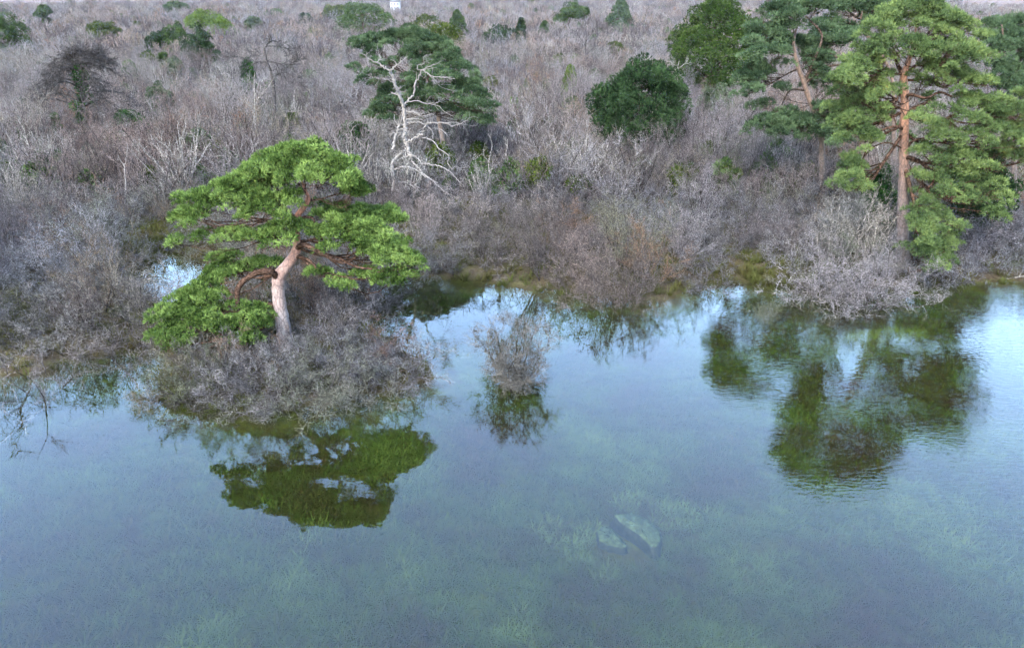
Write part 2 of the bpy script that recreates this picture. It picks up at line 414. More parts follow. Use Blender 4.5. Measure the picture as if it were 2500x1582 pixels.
ff = node(n, 'ShaderNodeMath', operation='MULTIPLY'); n.links.new(fr.outputs[0], ff.inputs[0]); n.links.new(up.outputs[0], ff.inputs[1])   # light coming up through the sheet passes
mx = node(n, 'ShaderNodeMixShader'); n.links.new(ff.outputs[0], mx.inputs[0]); n.links.new(tr.outputs[0], mx.inputs[1]); n.links.new(gl.outputs[0], mx.inputs[2])
out(n, mx.outputs[0])
wv = np.array([[-130, -30, 0], [130, -30, 0], [130, 75, 0], [-130, 75, 0]], float)
tag(obj('water', mesh_np('water', wv, np.array([[0, 1, 2, 3]]), wm)), kind='structure')

# ------------------------------------------------------------------ scatter helper (only for uncountable stuff)
def scatter(name, pts, variants, vi, rot, scl, label, cat):
    me = bpy.data.meshes.new(name)
    me.vertices.add(len(pts)); me.vertices.foreach_set('co', np.asarray(pts, np.float32).ravel())
    a = me.attributes.new('vi', 'INT', 'POINT'); a.data.foreach_set('value', np.asarray(vi, np.int32))
    a = me.attributes.new('rot', 'FLOAT_VECTOR', 'POINT'); a.data.foreach_set('vector', np.asarray(rot, np.float32).ravel())
    a = me.attributes.new('scl', 'FLOAT_VECTOR', 'POINT'); a.data.foreach_set('vector', np.asarray(scl, np.float32).ravel())
    o = obj(name, me); tag(o, label, cat, kind='stuff')
    g = bpy.data.node_groups.new(name, 'GeometryNodeTree')
    g.interface.new_socket('Geometry', in_out='INPUT', socket_type='NodeSocketGeometry')
    g.interface.new_socket('Geometry', in_out='OUTPUT', socket_type='NodeSocketGeometry')
    gi = g.nodes.new('NodeGroupInput'); go = g.nodes.new('NodeGroupOutput')
    jn = g.nodes.new('GeometryNodeJoinGeometry')
    for v in reversed(variants):
        oi = g.nodes.new('GeometryNodeObjectInfo'); oi.transform_space = 'ORIGINAL'
        oi.inputs['Object'].default_value = v; oi.inputs['As Instance'].default_value = True
        g.links.new(oi.outputs['Geometry'], jn.inputs[0])
    m2p = g.nodes.new('GeometryNodeMeshToPoints')
    ip = g.nodes.new('GeometryNodeInstanceOnPoints'); ip.inputs['Pick Instance'].default_value = True
    def at(nm, ty):
        x = g.nodes.new('GeometryNodeInputNamedAttribute'); x.data_type = ty; x.inputs['Name'].default_value = nm; return x.outputs[0]
    g.links.new(gi.outputs[0], m2p.inputs[0]); g.links.new(m2p.outputs[0], ip.inputs['Points'])
    g.links.new(jn.outputs[0], ip.inputs['Instance']); g.links.new(at('vi', 'INT'), ip.inputs['Instance Index'])
    e2r = g.nodes.new('FunctionNodeEulerToRotation'); g.links.new(at('rot', 'FLOAT_VECTOR'), e2r.inputs[0])
    g.links.new(e2r.outputs[0], ip.inputs['Rotation']); g.links.new(at('scl', 'FLOAT_VECTOR'), ip.inputs['Scale'])
    g.links.new(ip.outputs[0], go.inputs[0])
    md = o.modifiers.new('scatter', 'NODES'); md.node_group = g
    return o
def source(name, me): return bpy.data.objects.new(name, me)      # shape used by a scatter
def in_view(x, y, margin=5.0):
    dep = y * CP + H * SP
    return (np.abs(x) < dep * .70 + margin) & (y > 8)

# ------------------------------------------------------------------ pines built of pads on limbs
def zoomP(x0, y0, s): return lambda zx, zy: (x0 + zx / s, y0 + zy / s)
def pine(name, label, Y, zp, trunk, tw, groups, mats, seed, rc=.32, dens=400, tl=.19, tw_=.034, nn=6, gap=.0, limbs=(), foot=None, deps=None, spread=.55, droop=.22, fill=.7, padmin=4, depth_=1.0, gfill=.35, slope=1.0):
    """trunk: zoom pixels from foot up; tw: widths there in zoom pixels; groups: [(attach, depth, [pads (zx,zy,hw,hh)])]
    Each pad stands at its own distance: a group lies `depth` metres before or behind the trunk."""
    r = np.random.default_rng(seed)
    scale = zp[2]; tp = zoomP(*zp)
    tpts = [P(*tp(*q), Y) for q in trunk]
    if foot is not None:
        tpts = [np.array(foot, float)] + tpts; tw = [tw[0] * 1.25] + list(tw)
    m = [mpp(Y, q[2]) / scale for q in tpts]
    wr = np.array([w * .5 * k for w, k in zip(tw, m)])
    root = np.array([tpts[0][0], tpts[0][1], 0.0])
    t = thing(name, label, 'tree', root)
    tpts = np.array(tpts)
    n_ = len(tpts) * 5
    tl_pts = smooth_line(tpts, n_); tl_r = np.interp(np.linspace(0, len(wr) - 1, n_), np.arange(len(wr)), wr)
    dz = tl_pts[:, 2]
    tl_r = tl_r * (1 + .35 * np.exp(-np.maximum(dz - 0.1, 0) / .5))
    wig = 1 + .05 * np.sin(np.arange(n_) * 1.9)
    T = Tubes(); T.line(tl_pts - root, tl_r * wig, 14)
    obj('trunk', T.mesh('trunk', mats['bark']), t)
    for L_ in limbs:
        pts, w0, w1 = L_[:3]; dd = L_[3] if len(L_) > 3 else -.4
        q = np.array([P(*tp(*a), Y + dd * min(1, i / 2)) for i, a in enumerate(pts)])
        k = len(q) * 5; sm = smooth_line(q, k); mm = mpp(Y, q[0][2]) / scale * .5
        T = Tubes(); T.line(sm - root, np.linspace(w0 * mm, w1 * mm, k), 8); obj('limb', T.mesh('limb', mats['limb']), t)
    allp = [(p_, gi_) for gi_, g_ in enumerate(groups) for p_ in g_[2]]
    extra = [[] for _ in groups]
    for _ in range(int(gfill * len(allp) * 3)):
        if sum(map(len, extra)) >= gfill * len(allp): break
        (p_, ga), (q_, gb) = allp[int(r.integers(len(allp)))], allp[int(r.integers(len(allp)))]
        if ga == gb or abs(p_[0] - q_[0]) > 1.7 * p_[2] or abs(p_[1] - q_[1]) > 3.6 * p_[3]: continue
        extra[ga].append(((p_[0] + q_[0]) / 2, (p_[1] + q_[1]) / 2, .7 * min(p_[2], q_[2]), .85 * min(p_[3], q_[3])))
    for gi_, ((ax, ay), dep, pads) in enumerate(groups):
        cen = [(*e_, dep + r.uniform(.4, 1.6) * depth_) for e_ in extra[gi_]]
        for zx, zy, hw, hh in pads:
            # lower pads of a group hang forward, upper ones lie behind
            cen.append((zx, zy, hw, hh, dep + r.uniform(-.25, .25)))
        for _ in range(int(fill * len(cen))):
            i_, j_ = r.choice(len(pads), 2, replace=False); f_ = r.uniform(.3, .7); p_, q_ = pads[i_], pads[j_]
            if math.hypot(p_[0] - q_[0], p_[1] - q_[1]) > 2.6 * (p_[2] + q_[2]) * .5: continue
            cen.append((p_[0] * f_ + q_[0] * (1 - f_), p_[1] * f_ + q_[1] * (1 - f_), .62 * min(p_[2], q_[2]), .8 * min(p_[3], q_[3]), dep + r.uniform(.3, 2.6) * depth_))
        ym = np.mean([c[1] for c in cen])
        A = P(*tp(ax, ay), Y)
        i0 = np.argmin(np.linalg.norm(tl_pts - A, axis=1)); A = tl_pts[i0]; ra = tl_r[i0] * .42
        W3 = []; dims = []
        for zx, zy, hw, hh, dp in cen:
            k0 = mpp(Y, 6) / scale
            yy = Y + dp + (ym - zy) * k0 * slope
            c = P(*tp(zx, zy), yy); k = mpp(yy, c[2]) / scale
            a = hw * k; hgt = hh * k
            a *= 1.12; b = float(np.clip(hgt / .40, .5 * a, 1.05 * a)); cz = max(.6 * rc, .8 * hgt)
            W3.append(c); dims.append((a, b, cz))
        W3 = np.array(W3); mid = W3.mean(0) * .6 + A * .4
        mid[2] = min(mid[2], W3[:, 2].min() + .2 * (W3[:, 2].max() - W3[:, 2].min()))
        LB = Tubes()
        e = (mid - A); kn = A + e * .45 + np.array([0, 0, -.08 * np.linalg.norm(e)]) + r.normal(0, .06, 3) * np.linalg.norm(e)
        main = smooth_line([A, kn, mid], 9); LB.line(main - root, np.linspace(ra, ra * .5, 9), 6)
        sub = []
        for c, (a, b, cz) in zip(W3, dims):
            s0 = main[int(r.integers(4, 9))]
            e = c - s0; L = np.linalg.norm(e)
            k1 = s0 + e * .5 + np.array([0, 0, -.12 * L]) + r.normal(0, .09, 3) * L
            br = smooth_line([s0, k1, c + np.array([0, 0, -.2 * cz])], 7); sub.append(br)
            LB.line(br - root, np.linspace(ra * .42, ra * .14, 7), 5)
        sub = np.array(sub) - root; SR = np.tile(np.linspace(ra * .42, ra * .14, 7), (len(sub), 1))
        am = np.mean([d_[0] for d_ in dims])
        Q, RQ = grow(r, sub, SR, 12, (am * .5, am * 1.15), 5, .75, .10, .16, .35, .45, .010 * rc / .3)
        LB.add(Q, RQ, 3)
        Q2, RQ2 = grow(r, Q, RQ, 4, (am * .2, am * .5), 3, .6, .12, .15, .3, .7, .006 * rc / .3); LB.add(Q2, RQ2, 3)
        lo_ = obj('limb', LB.mesh('limb', mats['limb']), t)
        for c, (a, b, cz) in zip(W3, dims):
            nclump = max(padmin, int(2.0 * a * b / (rc * rc)))
            ph = r.uniform(0, 2 * math.pi, nclump); rr_ = np.sqrt(r.uniform(0, 1, nclump))
            x, y = rr_ * np.cos(ph), rr_ * np.sin(ph)
            z = np.sqrt(np.maximum(0, 1 - rr_ ** 2)) * cz - cz * .5 + r.normal(0, .3 * cz, nclump)
            od = c[:2] - tl_pts[np.argmin(np.abs(tl_pts[:, 2] - c[2])), :2]; od = od / max(np.linalg.norm(od), .01)
            z = z - droop * (x * a * od[0] + y * b * od[1])
            cc = np.stack([x * a * .88, y * b * .88, z], 1)
            keep = r.uniform(0, 1, nclump) > gap; keep[:2] = True
            lv = Leaves(); clumps(r, lv, cc[keep], rc * r.uniform(.5, 1.3, keep.sum()), dens, tl, tw_, nn, spread, -.05, .45)
            o = obj('foliage_pad', lv.mesh('foliage_pad', mats['leaf']), lo_); o.location = c - root
    return t

# --- main pine on the islet
Z4 = (340, 320, 2.088)
main_groups = [
    ((850, 320), -.2, [(800, 115, 175, 50), (640, 180, 120, 55), (1000, 160, 120, 55), (870, 170, 130, 50)]),
    ((850, 330), -.9, [(960, 230, 140, 45), (740, 230, 105, 45), (1060, 255, 60, 35), (600, 215, 70, 35)]),
    ((860, 350), -.2, [(1100, 280, 70, 28), (1090, 328, 80, 22)]),
    ((805, 440), -.6, [(530, 255, 130, 50), (400, 305, 95, 45), (620, 310, 120, 50), (480, 345, 115, 45), (730, 365, 100, 42), (600, 375, 110, 35)]),
    ((800, 480), -1.2, [(255, 355, 75, 45), (215, 430, 55, 55), (330, 385, 70, 35), (540, 435, 62, 30), (700, 430, 45, 22), (260, 470, 60, 25)]),
    ((800, 540), -1.0, [(440, 530, 75, 25), (560, 535, 115, 33), (680, 520, 90, 33), (790, 500, 85, 28), (310, 548, 60, 23), (190, 575, 50, 18), (720, 560, 85, 25)]),
    ((780, 640), .5, [(450, 640, 85, 25), (560, 690, 130, 26), (660, 685, 75, 18), (400, 740, 105, 32), (340, 790, 80, 28)]),
    ((505, 885), -.6, [(330, 850, 110, 32), (230, 855, 85, 28), (150, 930, 85, 38), (260, 935, 120, 42), (420, 920, 135, 38), (570, 935, 85, 42), (630, 985, 55, 32)]),
    ((505, 890), -1.1, [(140, 1045, 95, 45), (290, 1005, 130, 40), (430, 1000, 100, 36), (540, 1055, 65, 40), (200, 1090, 65, 24), (90, 985, 45, 35)]),
    ((805, 470), 1.0, [(1030, 415, 150, 28), (1150, 420, 120, 35), (1270, 440, 95, 45)]),
    ((805, 560), -.4, [(980, 460, 100, 36), (1110, 465, 100, 38), (1050, 525, 110, 40), (930, 545, 60, 38), (1190, 510, 90, 42)]),
    ((810, 590), -.8, [(1180, 565, 100, 40), (1090, 580, 60, 30), (1270, 590, 110, 50), (1210, 645, 90, 35), (960, 610, 50, 18), (1330, 650, 85, 50), (1405, 680, 48, 32)]),
    ((800, 620), -.9, [(930, 730, 62, 20), (1040, 770, 55, 22), (1160, 740, 70, 24), (1250, 752, 80, 28), (1330, 738, 60, 30)]),
]
foot_main = G(703, 862); foot_main[2] = -.3
pine('pine_tree', 'bright green spreading pine with crooked pale trunk and arching limb on the shrubby islet', float(foot_main[1]), Z4,
     [(740, 1080), (735, 1000), (718, 900), (708, 800), (714, 740), (750, 690), (785, 640), (806, 590), (802, 540), (806, 440), (830, 400), (862, 350), (850, 310), (828, 255)],
     [74, 72, 66, 62, 66, 56, 50, 46, 40, 33, 29, 24, 18, 10], main_groups,
     dict(bark=M['bark_main'], limb=M['branch'], leaf=M['pine_bright']), 5, foot=foot_main, fill=1.0, gfill=.7, slope=.4, depth_=.6,
     limbs=[([(706, 760), (690, 730), (660, 714), (600, 724), (540, 758), (505, 800), (500, 850), (502, 895)], 34, 24, -.6),
            ([(800, 600), (835, 580), (880, 598), (940, 628), (1000, 662), (1060, 670), (1110, 640)], 30, 14, -.9),
            ([(790, 640), (850, 650), (890, 680), (900, 700)], 18, 8, -1.0),
            ([(940, 628), (1010, 645), (1100, 690), (1190, 705)], 18, 8, -1.2),
            ([(806, 455), (850, 440), (885, 445), (895, 470)], 22, 6, -.5)])

# --- the pines on the right
Z3 = (1600, 0, 2.177)
right_groups = [
    ((1320, 380), -.5, [(1400, 60, 140, 40), (1250, 95, 125, 40), (1540, 90, 130, 42), (1660, 150, 110, 48), (1170, 160, 100, 40), (1350, 130, 130, 42)]),
    ((1310, 380), -2.0, [(1500, 175, 125, 42), (1630, 250, 115, 45), (1250, 230, 130, 32), (1430, 260, 125, 36), (1560, 300, 110, 38), (1720, 310, 90, 50)]),
    ((1310, 400), -1.5, [(1130, 260, 80, 36), (1090, 330, 90, 38), (1000, 390, 70, 32), (1200, 330, 80, 26), (1060, 420, 85, 32), (980, 445, 60, 28)]),
    ((1320, 420), -1.5, [(1650, 410, 110, 42), (1770, 450, 70, 45), (1500, 390, 90, 30), (1560, 460, 80, 28), (1460, 330, 70, 28)]),
    ((1310, 560), .5, [(1000, 495, 55, 22), (1140, 470, 60, 22), (1150, 600, 65, 22), (1080, 540, 50, 20)]),
    ((1330, 600), -1.8, [(1640, 540, 100, 32), (1760, 560, 110, 38), (1880, 560, 90, 38), (1945, 600, 55, 40), (2010, 520, 80, 40), (2040, 610, 90, 45), (1700, 640, 100, 32), (1600, 610, 70, 26)]),
    ((1330, 700), -2.0, [(1820, 680, 110, 36), (1920, 710, 60, 36), (2050, 700, 100, 45), (1990, 780, 90, 40), (1500, 690, 80, 26), (1450, 725, 60, 22), (1580, 740, 90, 28), (1750, 760, 110, 32)]),
    ((1330, 840), -1.8, [(1860, 800, 80, 32), (1950, 860, 80, 36), (2070, 830, 80, 40), (1420, 805, 55, 22), (1500, 830, 80, 28), (1640, 840, 90, 28), (1750, 870, 80, 28)]),
    ((1330, 860), -2.2, [(1420, 945, 65, 26), (1550, 960, 80, 28), (1700, 950, 80, 28), (1800, 1000, 90, 38), (1850, 1055, 50, 36), (1700, 1050, 80, 28), (1560, 1045, 70, 26)]),
    ((1330, 870), -2.6, [(1430, 1085, 90, 36), (1780, 1125, 70, 28), (1400, 1150, 75, 28), (1480, 1190, 110, 42), (1600, 1200, 50, 32), (1400, 1245, 60, 28)]),
    ((1330, 880), -3.0, [(1540, 1265, 70, 36), (1370, 1340, 80, 28), (1490, 1375, 80, 32), (1470, 1415, 40, 18), (1560, 1330, 50, 28), (1450, 1300, 60, 22)]),
    ((1310, 690), -1.6, [(1000, 965, 82, 32), (1060, 905, 45, 22), (1130, 990, 50, 22), (1060, 1010, 50, 20), (1050, 850, 40, 24)]),
    ((1310, 640), -.8, [(1180, 640, 55, 20), (1130, 710, 45, 24), (1230, 590, 50, 20), (1150, 760, 55, 24)]),
    ((1310, 600), -.4, [(1060, 560, 85, 30), (1000, 640, 75, 28), (1100, 640, 85, 28), (1040, 720, 75, 28), (980, 560, 65, 26)]),
    ((1310, 470), -1.0, [(1180, 420, 85, 30), (1230, 480, 60, 24), (1120, 540, 70, 26), (1410, 440, 70, 26), (1420, 640, 60, 24), (1480, 600, 70, 26)]),
]
foot_r = G(2203, 668); foot_r[2] = -.1
pine('pine_tree', 'tall feathery pine with straight orange trunk whose lowest boughs hang to the right waterside', float(foot_r[1]), Z3,
     [(1318, 1050), (1322, 900), (1320, 780), (1324, 620), (1325, 500), (1320, 400), (1345, 330), (1370, 230), (1390, 130)],
     [56, 52, 48, 46, 42, 38, 26, 18, 9], right_groups, dict(bark=M['bark_right'], limb=M['branch'], leaf=M['pine_right']), 21,
     rc=.42, dens=230, tl=.22, tw_=.036, nn=6, gap=.1, foot=foot_r, spread=.75, droop=.45, fill=1.2, gfill=.8, depth_=1.5,
     limbs=[([(1320, 410), (1300, 370), (1285, 340), (1270, 280)], 26, 12, .3), ([(1325, 640), (1360, 590), (1410, 562), (1465, 535)], 30, 14, -.7),
            ([(1325, 520), (1360, 505), (1440, 522), (1510, 492), (1575, 515)], 18, 9, -1.2), ([(1315, 690), (1290, 675), (1240, 680), (1185, 712), (1120, 800), (1085, 930)], 18, 6, -1.0),
            ([(1325, 850), (1350, 838), (1395, 850)], 24, 12, -.8), ([(1330, 800), (1370, 750), (1430, 735)], 16, 8, -.6),
            ([(1395, 850), (1440, 890), (1480, 905), (1475, 970), (1450, 1000), (1462, 1035)], 16, 8, -1.6), ([(1440, 890), (1425, 950), (1390, 1025)], 11, 6, -1.6),
            ([(1395, 850), (1500, 920), (1568, 970), (1575, 1080)], 9, 5, -1.9), ([(1320, 795), (1270, 770), (1220, 760), (1150, 790), (1090, 860)], 9, 4, -1.0)])

left_back = [
    ((750, 200), 0, [(640, 60, 85, 42), (760, 45, 110, 38), (880, 40, 100, 33), (700, 90, 80, 36)]),
    ((745, 300), -1, [(560, 150, 75, 38), (600, 210, 85, 36), (680, 145, 80, 36), (520, 220, 65, 34), (540, 290, 85, 34), (660, 280, 70, 28)]),
    ((760, 370), -1, [(500, 350, 70, 28), (620, 365, 85, 24), (560, 400, 70, 28), (470, 430, 50, 28), (500, 490, 60, 32)]),
    ((770, 400), .5, [(740, 240, 65, 24), (820, 240, 85, 28), (840, 290, 90, 28), (930, 230, 80, 32), (1000, 220, 70, 28), (850, 370, 70, 28), (920, 330, 60, 24)]),
    ((820, 520), -.5, [(640, 480, 55, 24), (560, 560, 50, 22), (860, 470, 60, 26), (960, 420, 60, 26), (900, 580, 60, 22), (980, 600, 60, 26)]),
    ((850, 620), -1, [(700, 610, 80, 26), (600, 650, 92, 32), (540, 680, 60, 28), (740, 660, 80, 30), (680, 700, 85, 26), (800, 650, 55, 26)]),
    ((860, 640), -1.2, [(930, 650, 85, 30), (1010, 700, 75, 28), (910, 710, 75, 26), (960, 760, 70, 26), (820, 720, 60, 24)]),
]
foot_c = G(2006, 528); foot_c[2] = .2
pine('pine_tree', 'blue-green pine with leaning dark trunk just left of the orange-trunked pine', float(foot_c[1]), Z3,
     [(884, 790), (872, 690), (846, 600), (815, 520), (790, 440), (762, 370), (745, 300), (735, 220), (760, 120)], [30, 28, 27, 26, 25, 23, 20, 16, 9],
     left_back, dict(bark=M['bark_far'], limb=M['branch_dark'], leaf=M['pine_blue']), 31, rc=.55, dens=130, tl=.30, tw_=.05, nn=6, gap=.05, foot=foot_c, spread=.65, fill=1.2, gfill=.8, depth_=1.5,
     limbs=[([(790, 440), (840, 330), (885, 190), (800, 90)], 18, 9, .5), ([(850, 610), (880, 575), (920, 545), (980, 530), (1030, 548)], 16, 8, -.4),
            ([(790, 480), (720, 480), (690, 520), (672, 560)], 12, 5, -.6), ([(800, 440), (900, 360), (1010, 340), (930, 285)], 16, 8, -.4)])
behind_r = [((1100, 90), 0, [(960, 25, 100, 28), (1080, 8, 110, 26), (1200, 18, 100, 28), (1330, 8, 85, 24), (1150, 60, 70, 22), (1010, 62, 60, 18)]),
            ((1095, 150), -1, [(950, 140, 85, 26), (890, 172, 70, 22), (1020, 172, 70, 26), (1150, 130, 60, 26), (980, 200, 60, 20)])]
foot_d = G(2186, 490); foot_d[2] = .2
pine('pine_tree', 'far pine with curved bare trunk rising behind the two tall right-hand pines', float(foot_d[1]), Z3,
     [(1265, 620), (1265, 520), (1262, 440), (1225, 330), (1150, 220), (1092, 145), (1098, 60)], [22, 20, 19, 18, 16, 14, 8],
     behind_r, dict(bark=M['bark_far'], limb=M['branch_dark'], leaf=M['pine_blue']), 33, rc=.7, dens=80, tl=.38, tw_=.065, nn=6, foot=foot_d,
     limbs=[([(1100, 150), (1040, 130), (980, 115), (900, 80)], 10, 5, -.3), ([(1098, 110), (1060, 90), (1020, 60)], 8, 4, -.3)])
edge_r = [((1850, 260), -.5, [(1820, 130, 62, 34), (1875, 185, 72, 38), (1930, 225, 55, 40), (1800, 250, 50, 28), (1850, 285, 62, 36)]),
          ((1870, 360), -1, [(1935, 310, 55, 48), (1850, 365, 62, 38), (1915, 395, 62, 38), (1830, 440, 52, 28), (1920, 475, 55, 34), (1985, 380, 60, 45)]),
          ((1870, 330), 0, [(1990, 240, 80, 50), (2060, 320, 80, 50), (2060, 430, 85, 45), (2000, 520, 80, 40), (1950, 150, 80, 40), (2080, 540, 80, 40)])]
foot_e = G(2475, 560); foot_e[2] = .2
pine('pine_tree', 'dark blue-green pine cut off by the right edge behind the orange-trunked pine', float(foot_e[1]), Z3,
     [(1900, 600), (1890, 500), (1870, 400), (1850, 290), (1850, 200), (1840, 130)], [24, 22, 20, 17, 13, 7], edge_r,
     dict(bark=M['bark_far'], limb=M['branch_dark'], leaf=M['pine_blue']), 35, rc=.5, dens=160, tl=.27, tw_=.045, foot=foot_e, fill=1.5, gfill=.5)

# --- the pine behind the dead tree
Z2 = (800, 0, 2.54)
mid_groups = [
    ((600, 420), .5, [(500, 220, 115, 40), (390, 232, 105, 42), (640, 250, 120, 42), (700, 305, 95, 38), (560, 320, 120, 36)]),
    ((600, 430), -1.0, [(240, 255, 92, 36), (195, 295, 60, 34), (330, 295, 90, 32), (160, 440, 52, 38), (230, 480, 52, 32), (300, 400, 60, 28)]),
    ((620, 460), -1.0, [(760, 370, 92, 38), (620, 395, 115, 38), (460, 370, 100, 34), (850, 430, 75, 38), (700, 465, 115, 38), (340, 470, 62, 28), (560, 480, 100, 34)]),
    ((650, 560), -1.5, [(870, 520, 85, 42), (940, 570, 80, 42), (760, 570, 95, 38), (620, 580, 105, 38), (860, 630, 90, 38), (975, 640, 70, 46), (1010, 695, 50, 46)]),
    ((650, 580), -.5, [(420, 560, 85, 34), (320, 580, 62, 34), (340, 640, 62, 32), (420, 650, 65, 32), (520, 540, 80, 34)]),
    ((670, 680), -1.0, [(560, 655, 85, 30), (690, 675, 95, 34), (800, 695, 85, 34), (940, 735, 82, 38), (880, 685, 62, 30), (290, 705, 50, 32), (350, 745, 50, 32)]),
]
foot_g = G(1082, 452); foot_g[2] = .2
pine('pine_tree', 'large deep green pine with domed crown directly behind the bleached dead tree', float(foot_g[1]), Z2,
     [(720, 920), (700, 800), (680, 680), (650, 560), (620, 470), (590, 380), (560, 280)], [34, 32, 30, 27, 24, 18, 9], mid_groups,
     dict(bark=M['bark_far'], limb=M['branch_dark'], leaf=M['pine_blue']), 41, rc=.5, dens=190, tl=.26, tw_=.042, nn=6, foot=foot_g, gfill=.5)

# ------------------------------------------------------------------ dead trees
def bare_tree(name, label, Y, zp, lines, mats, seed, foot, twigs=(3, 2), tlen=(.5, 1.2), r1=.012, up=.03, zig=.09):
    """lines: (points in zoom pixels, width from, width to, depth swing)"""
    r = np.random.default_rng(seed); tp = zoomP(*zp)
    t = thing(name, label, 'tree', (foot[0], foot[1], 0)); root = np.array([foot[0], foot[1], 0.0])
    main = []
    for i, (pts, w0, w1, sw) in enumerate(lines):
        k = len(pts)
        q = np.array([P(*tp(*a), Y + sw * (j / max(1, k - 1)) ** 1.2) for j, a in enumerate(pts)])
        if i == 0: q = np.vstack([np.array(foot), q])
        nn = 6 * len(q); s = smooth_line(q, nn) - root
        mm = mpp(Y, q[0][2]) / zp[2] * .5
        wv_ = np.linspace(w0 * mm, w1 * mm, nn) * (.75 if i else .9)
        if i > 0: s[1:-1] += r.normal(0, 1, (nn - 2, 3)) * np.minimum(wv_[1:-1, None] * .8, zig)
        T = Tubes(); T.line(s, wv_, 8 if i < 3 else 6)
        if i > 0 and twigs[0]:
            pick = s[np.linspace(0, nn - 1, 8).astype(int)][None]; R_ = np.linspace(w0 * mm, w1 * mm, 8)[None]
            Q, RQ = grow(r, pick, R_, twigs[0], tlen, 5, .9, up, .3, .3, .4, r1); T.add(Q, RQ, 4)
            if twigs[1]:
                Q2, RQ2 = grow(r, Q, RQ, twigs[1], (tlen[0] * .4, tlen[1] * .5), 4, .8, up, .3, .2, .6, r1 * .7); T.add(Q2, RQ2, 3)
        obj('trunk' if i == 0 else 'bough', T.mesh('bough', mats), t)
    return t
foot_j = G(962, 530); foot_j[2] = .1
dead = [
    ([(408, 1190), (412, 1130), (402, 1060), (402, 1010), (432, 975), (472, 945)], 34, 14, 0),
    ([(515, 975), (498, 930), (488, 880), (474, 850), (482, 790), (476, 720), (466, 650), (448, 605), (424, 535), (402, 485), (382, 440)], 30, 22, .4),
    ([(404, 930), (415, 870), (432, 810), (456, 750), (470, 700)], 24, 14, .8),
    ([(382, 440), (345, 415), (305, 392), (262, 372), (235, 350), (212, 330)], 15, 5, -.6),
    ([(382, 440), (430, 405), (462, 380), (495, 352)], 14, 5, .5), ([(305, 392), (325, 370), (322, 338)], 10, 6, .3),
    ([(440, 590), (410, 520), (360, 492), (310, 490)], 8, 3, -.7),
    ([(480, 645), (528, 592), (540, 540), (568, 470), (588, 438), (640, 410), (685, 395)], 17, 5, .8),
    ([(588, 438), (556, 430), (562, 405), (598, 395), (594, 355), (640, 340)], 7, 3, .6),
    ([(588, 438), (620, 455), (648, 475), (720, 482), (790, 492)], 9, 4, -1.0), ([(620, 455), (660, 490), (700, 540), (760, 560)], 6, 2, .5),
    ([(500, 632), (560, 628), (610, 645), (680, 655), (720, 690), (770, 720)], 9, 3, -.8), ([(620, 640), (680, 640), (686, 605)], 5, 3, -.4),
    ([(488, 690), (540, 700), (585, 722), (640, 708)], 13, 5, -.7), ([(490, 740), (550, 738), (590, 745)], 8, 3, -.5),
    ([(492, 762), (570, 760), (625, 790), (655, 830), (650, 865)], 9, 4, -.9),
    ([(494, 880), (545, 858), (590, 825), (605, 780), (645, 762), (720, 765), (780, 782), (865, 748)], 19, 5, -1.3),
    ([(720, 765), (790, 760), (830, 770), (905, 785)], 6, 2, -.9), ([(660, 795), (710, 810), (750, 850)], 7, 3, -1.2),
    ([(570, 850), (640, 868), (695, 925), (752, 968), (745, 1010), (772, 1055)], 10, 5, -1.6), ([(772, 1055), (790, 1035), (830, 1045)], 5, 2, -1.6),
    ([(470, 970), (540, 968), (590, 1015), (680, 1025), (750, 1060), (825, 1135)], 13, 5, -1.8),
    ([(520, 1000), (560, 1040), (595, 1080), (650, 1120), (722, 1192)], 11, 5, -2.0), ([(408, 1050), (480, 1036), (545, 1052), (600, 1092), (685, 1136)], 13, 5, -1.5),
    ([(415, 1135), (470, 1130), (520, 1150), (572, 1165)], 9, 4, -1.2), ([(412, 990), (440, 965), (470, 945)], 10, 8, -.4),
    ([(404, 910), (385, 870), (368, 855)], 8, 3, -.6), ([(415, 870), (430, 830), (425, 800)], 10, 6, -.4), ([(402, 1040), (375, 1010), (340, 990)], 6, 2, -.6),
    ([(460, 640), (440, 580), (465, 570)], 9, 4, -.4), ([(430, 810), (470, 800), (500, 830)], 9, 5, -.6)]
bare_tree('dead_tree', 'bleached white dead tree with crooked leafless limbs in front of the domed pine', float(foot_j[1]), Z2, dead, M['deadwood'], 3, foot_j,
          twigs=(5, 3), tlen=(.4, 1.4), r1=.010, zig=.05)
Z1 = (0, 0, 2.54)
foot_k = G(672, 345); foot_k[2] = .2
kdead = [([(1700, 600), (1690, 480), (1655, 385), (1640, 310)], 26, 12, 0), ([(1640, 310), (1660, 275), (1690, 255), (1720, 262)], 10, 4, .5),
         ([(1655, 385), (1590, 382), (1530, 368), (1480, 355), (1420, 350)], 13, 4, -1), ([(1600, 385), (1560, 410), (1500, 425), (1440, 460)], 8, 3, -1.5),
         ([(1650, 380), (1720, 395), (1790, 405), (1870, 400)], 11, 4, -1), ([(1660, 290), (1740, 292), (1800, 305), (1855, 298)], 9, 3, .8), ([(1720, 395), (1730, 430), (1750, 445)], 7, 3, -.8),
         ([(1640, 330), (1600, 345), (1560, 340)], 6, 3, .5), ([(1690, 480), (1760, 450), (1820, 480), (1900, 560)], 7, 3, -1.4), ([(1790, 405), (1830, 380), (1880, 365)], 5, 2, -.9)]
bare_tree('dead_tree', 'grey dead pine with flat tangled top standing left of the domed pine', float(foot_k[1]), Z1, kdead, M['darkdead'], 8, foot_k,
          twigs=(10, 7), tlen=(.8, 2.2), r1=.032, up=.05)
foot_n = G(600, 372); foot_n[2] = .2
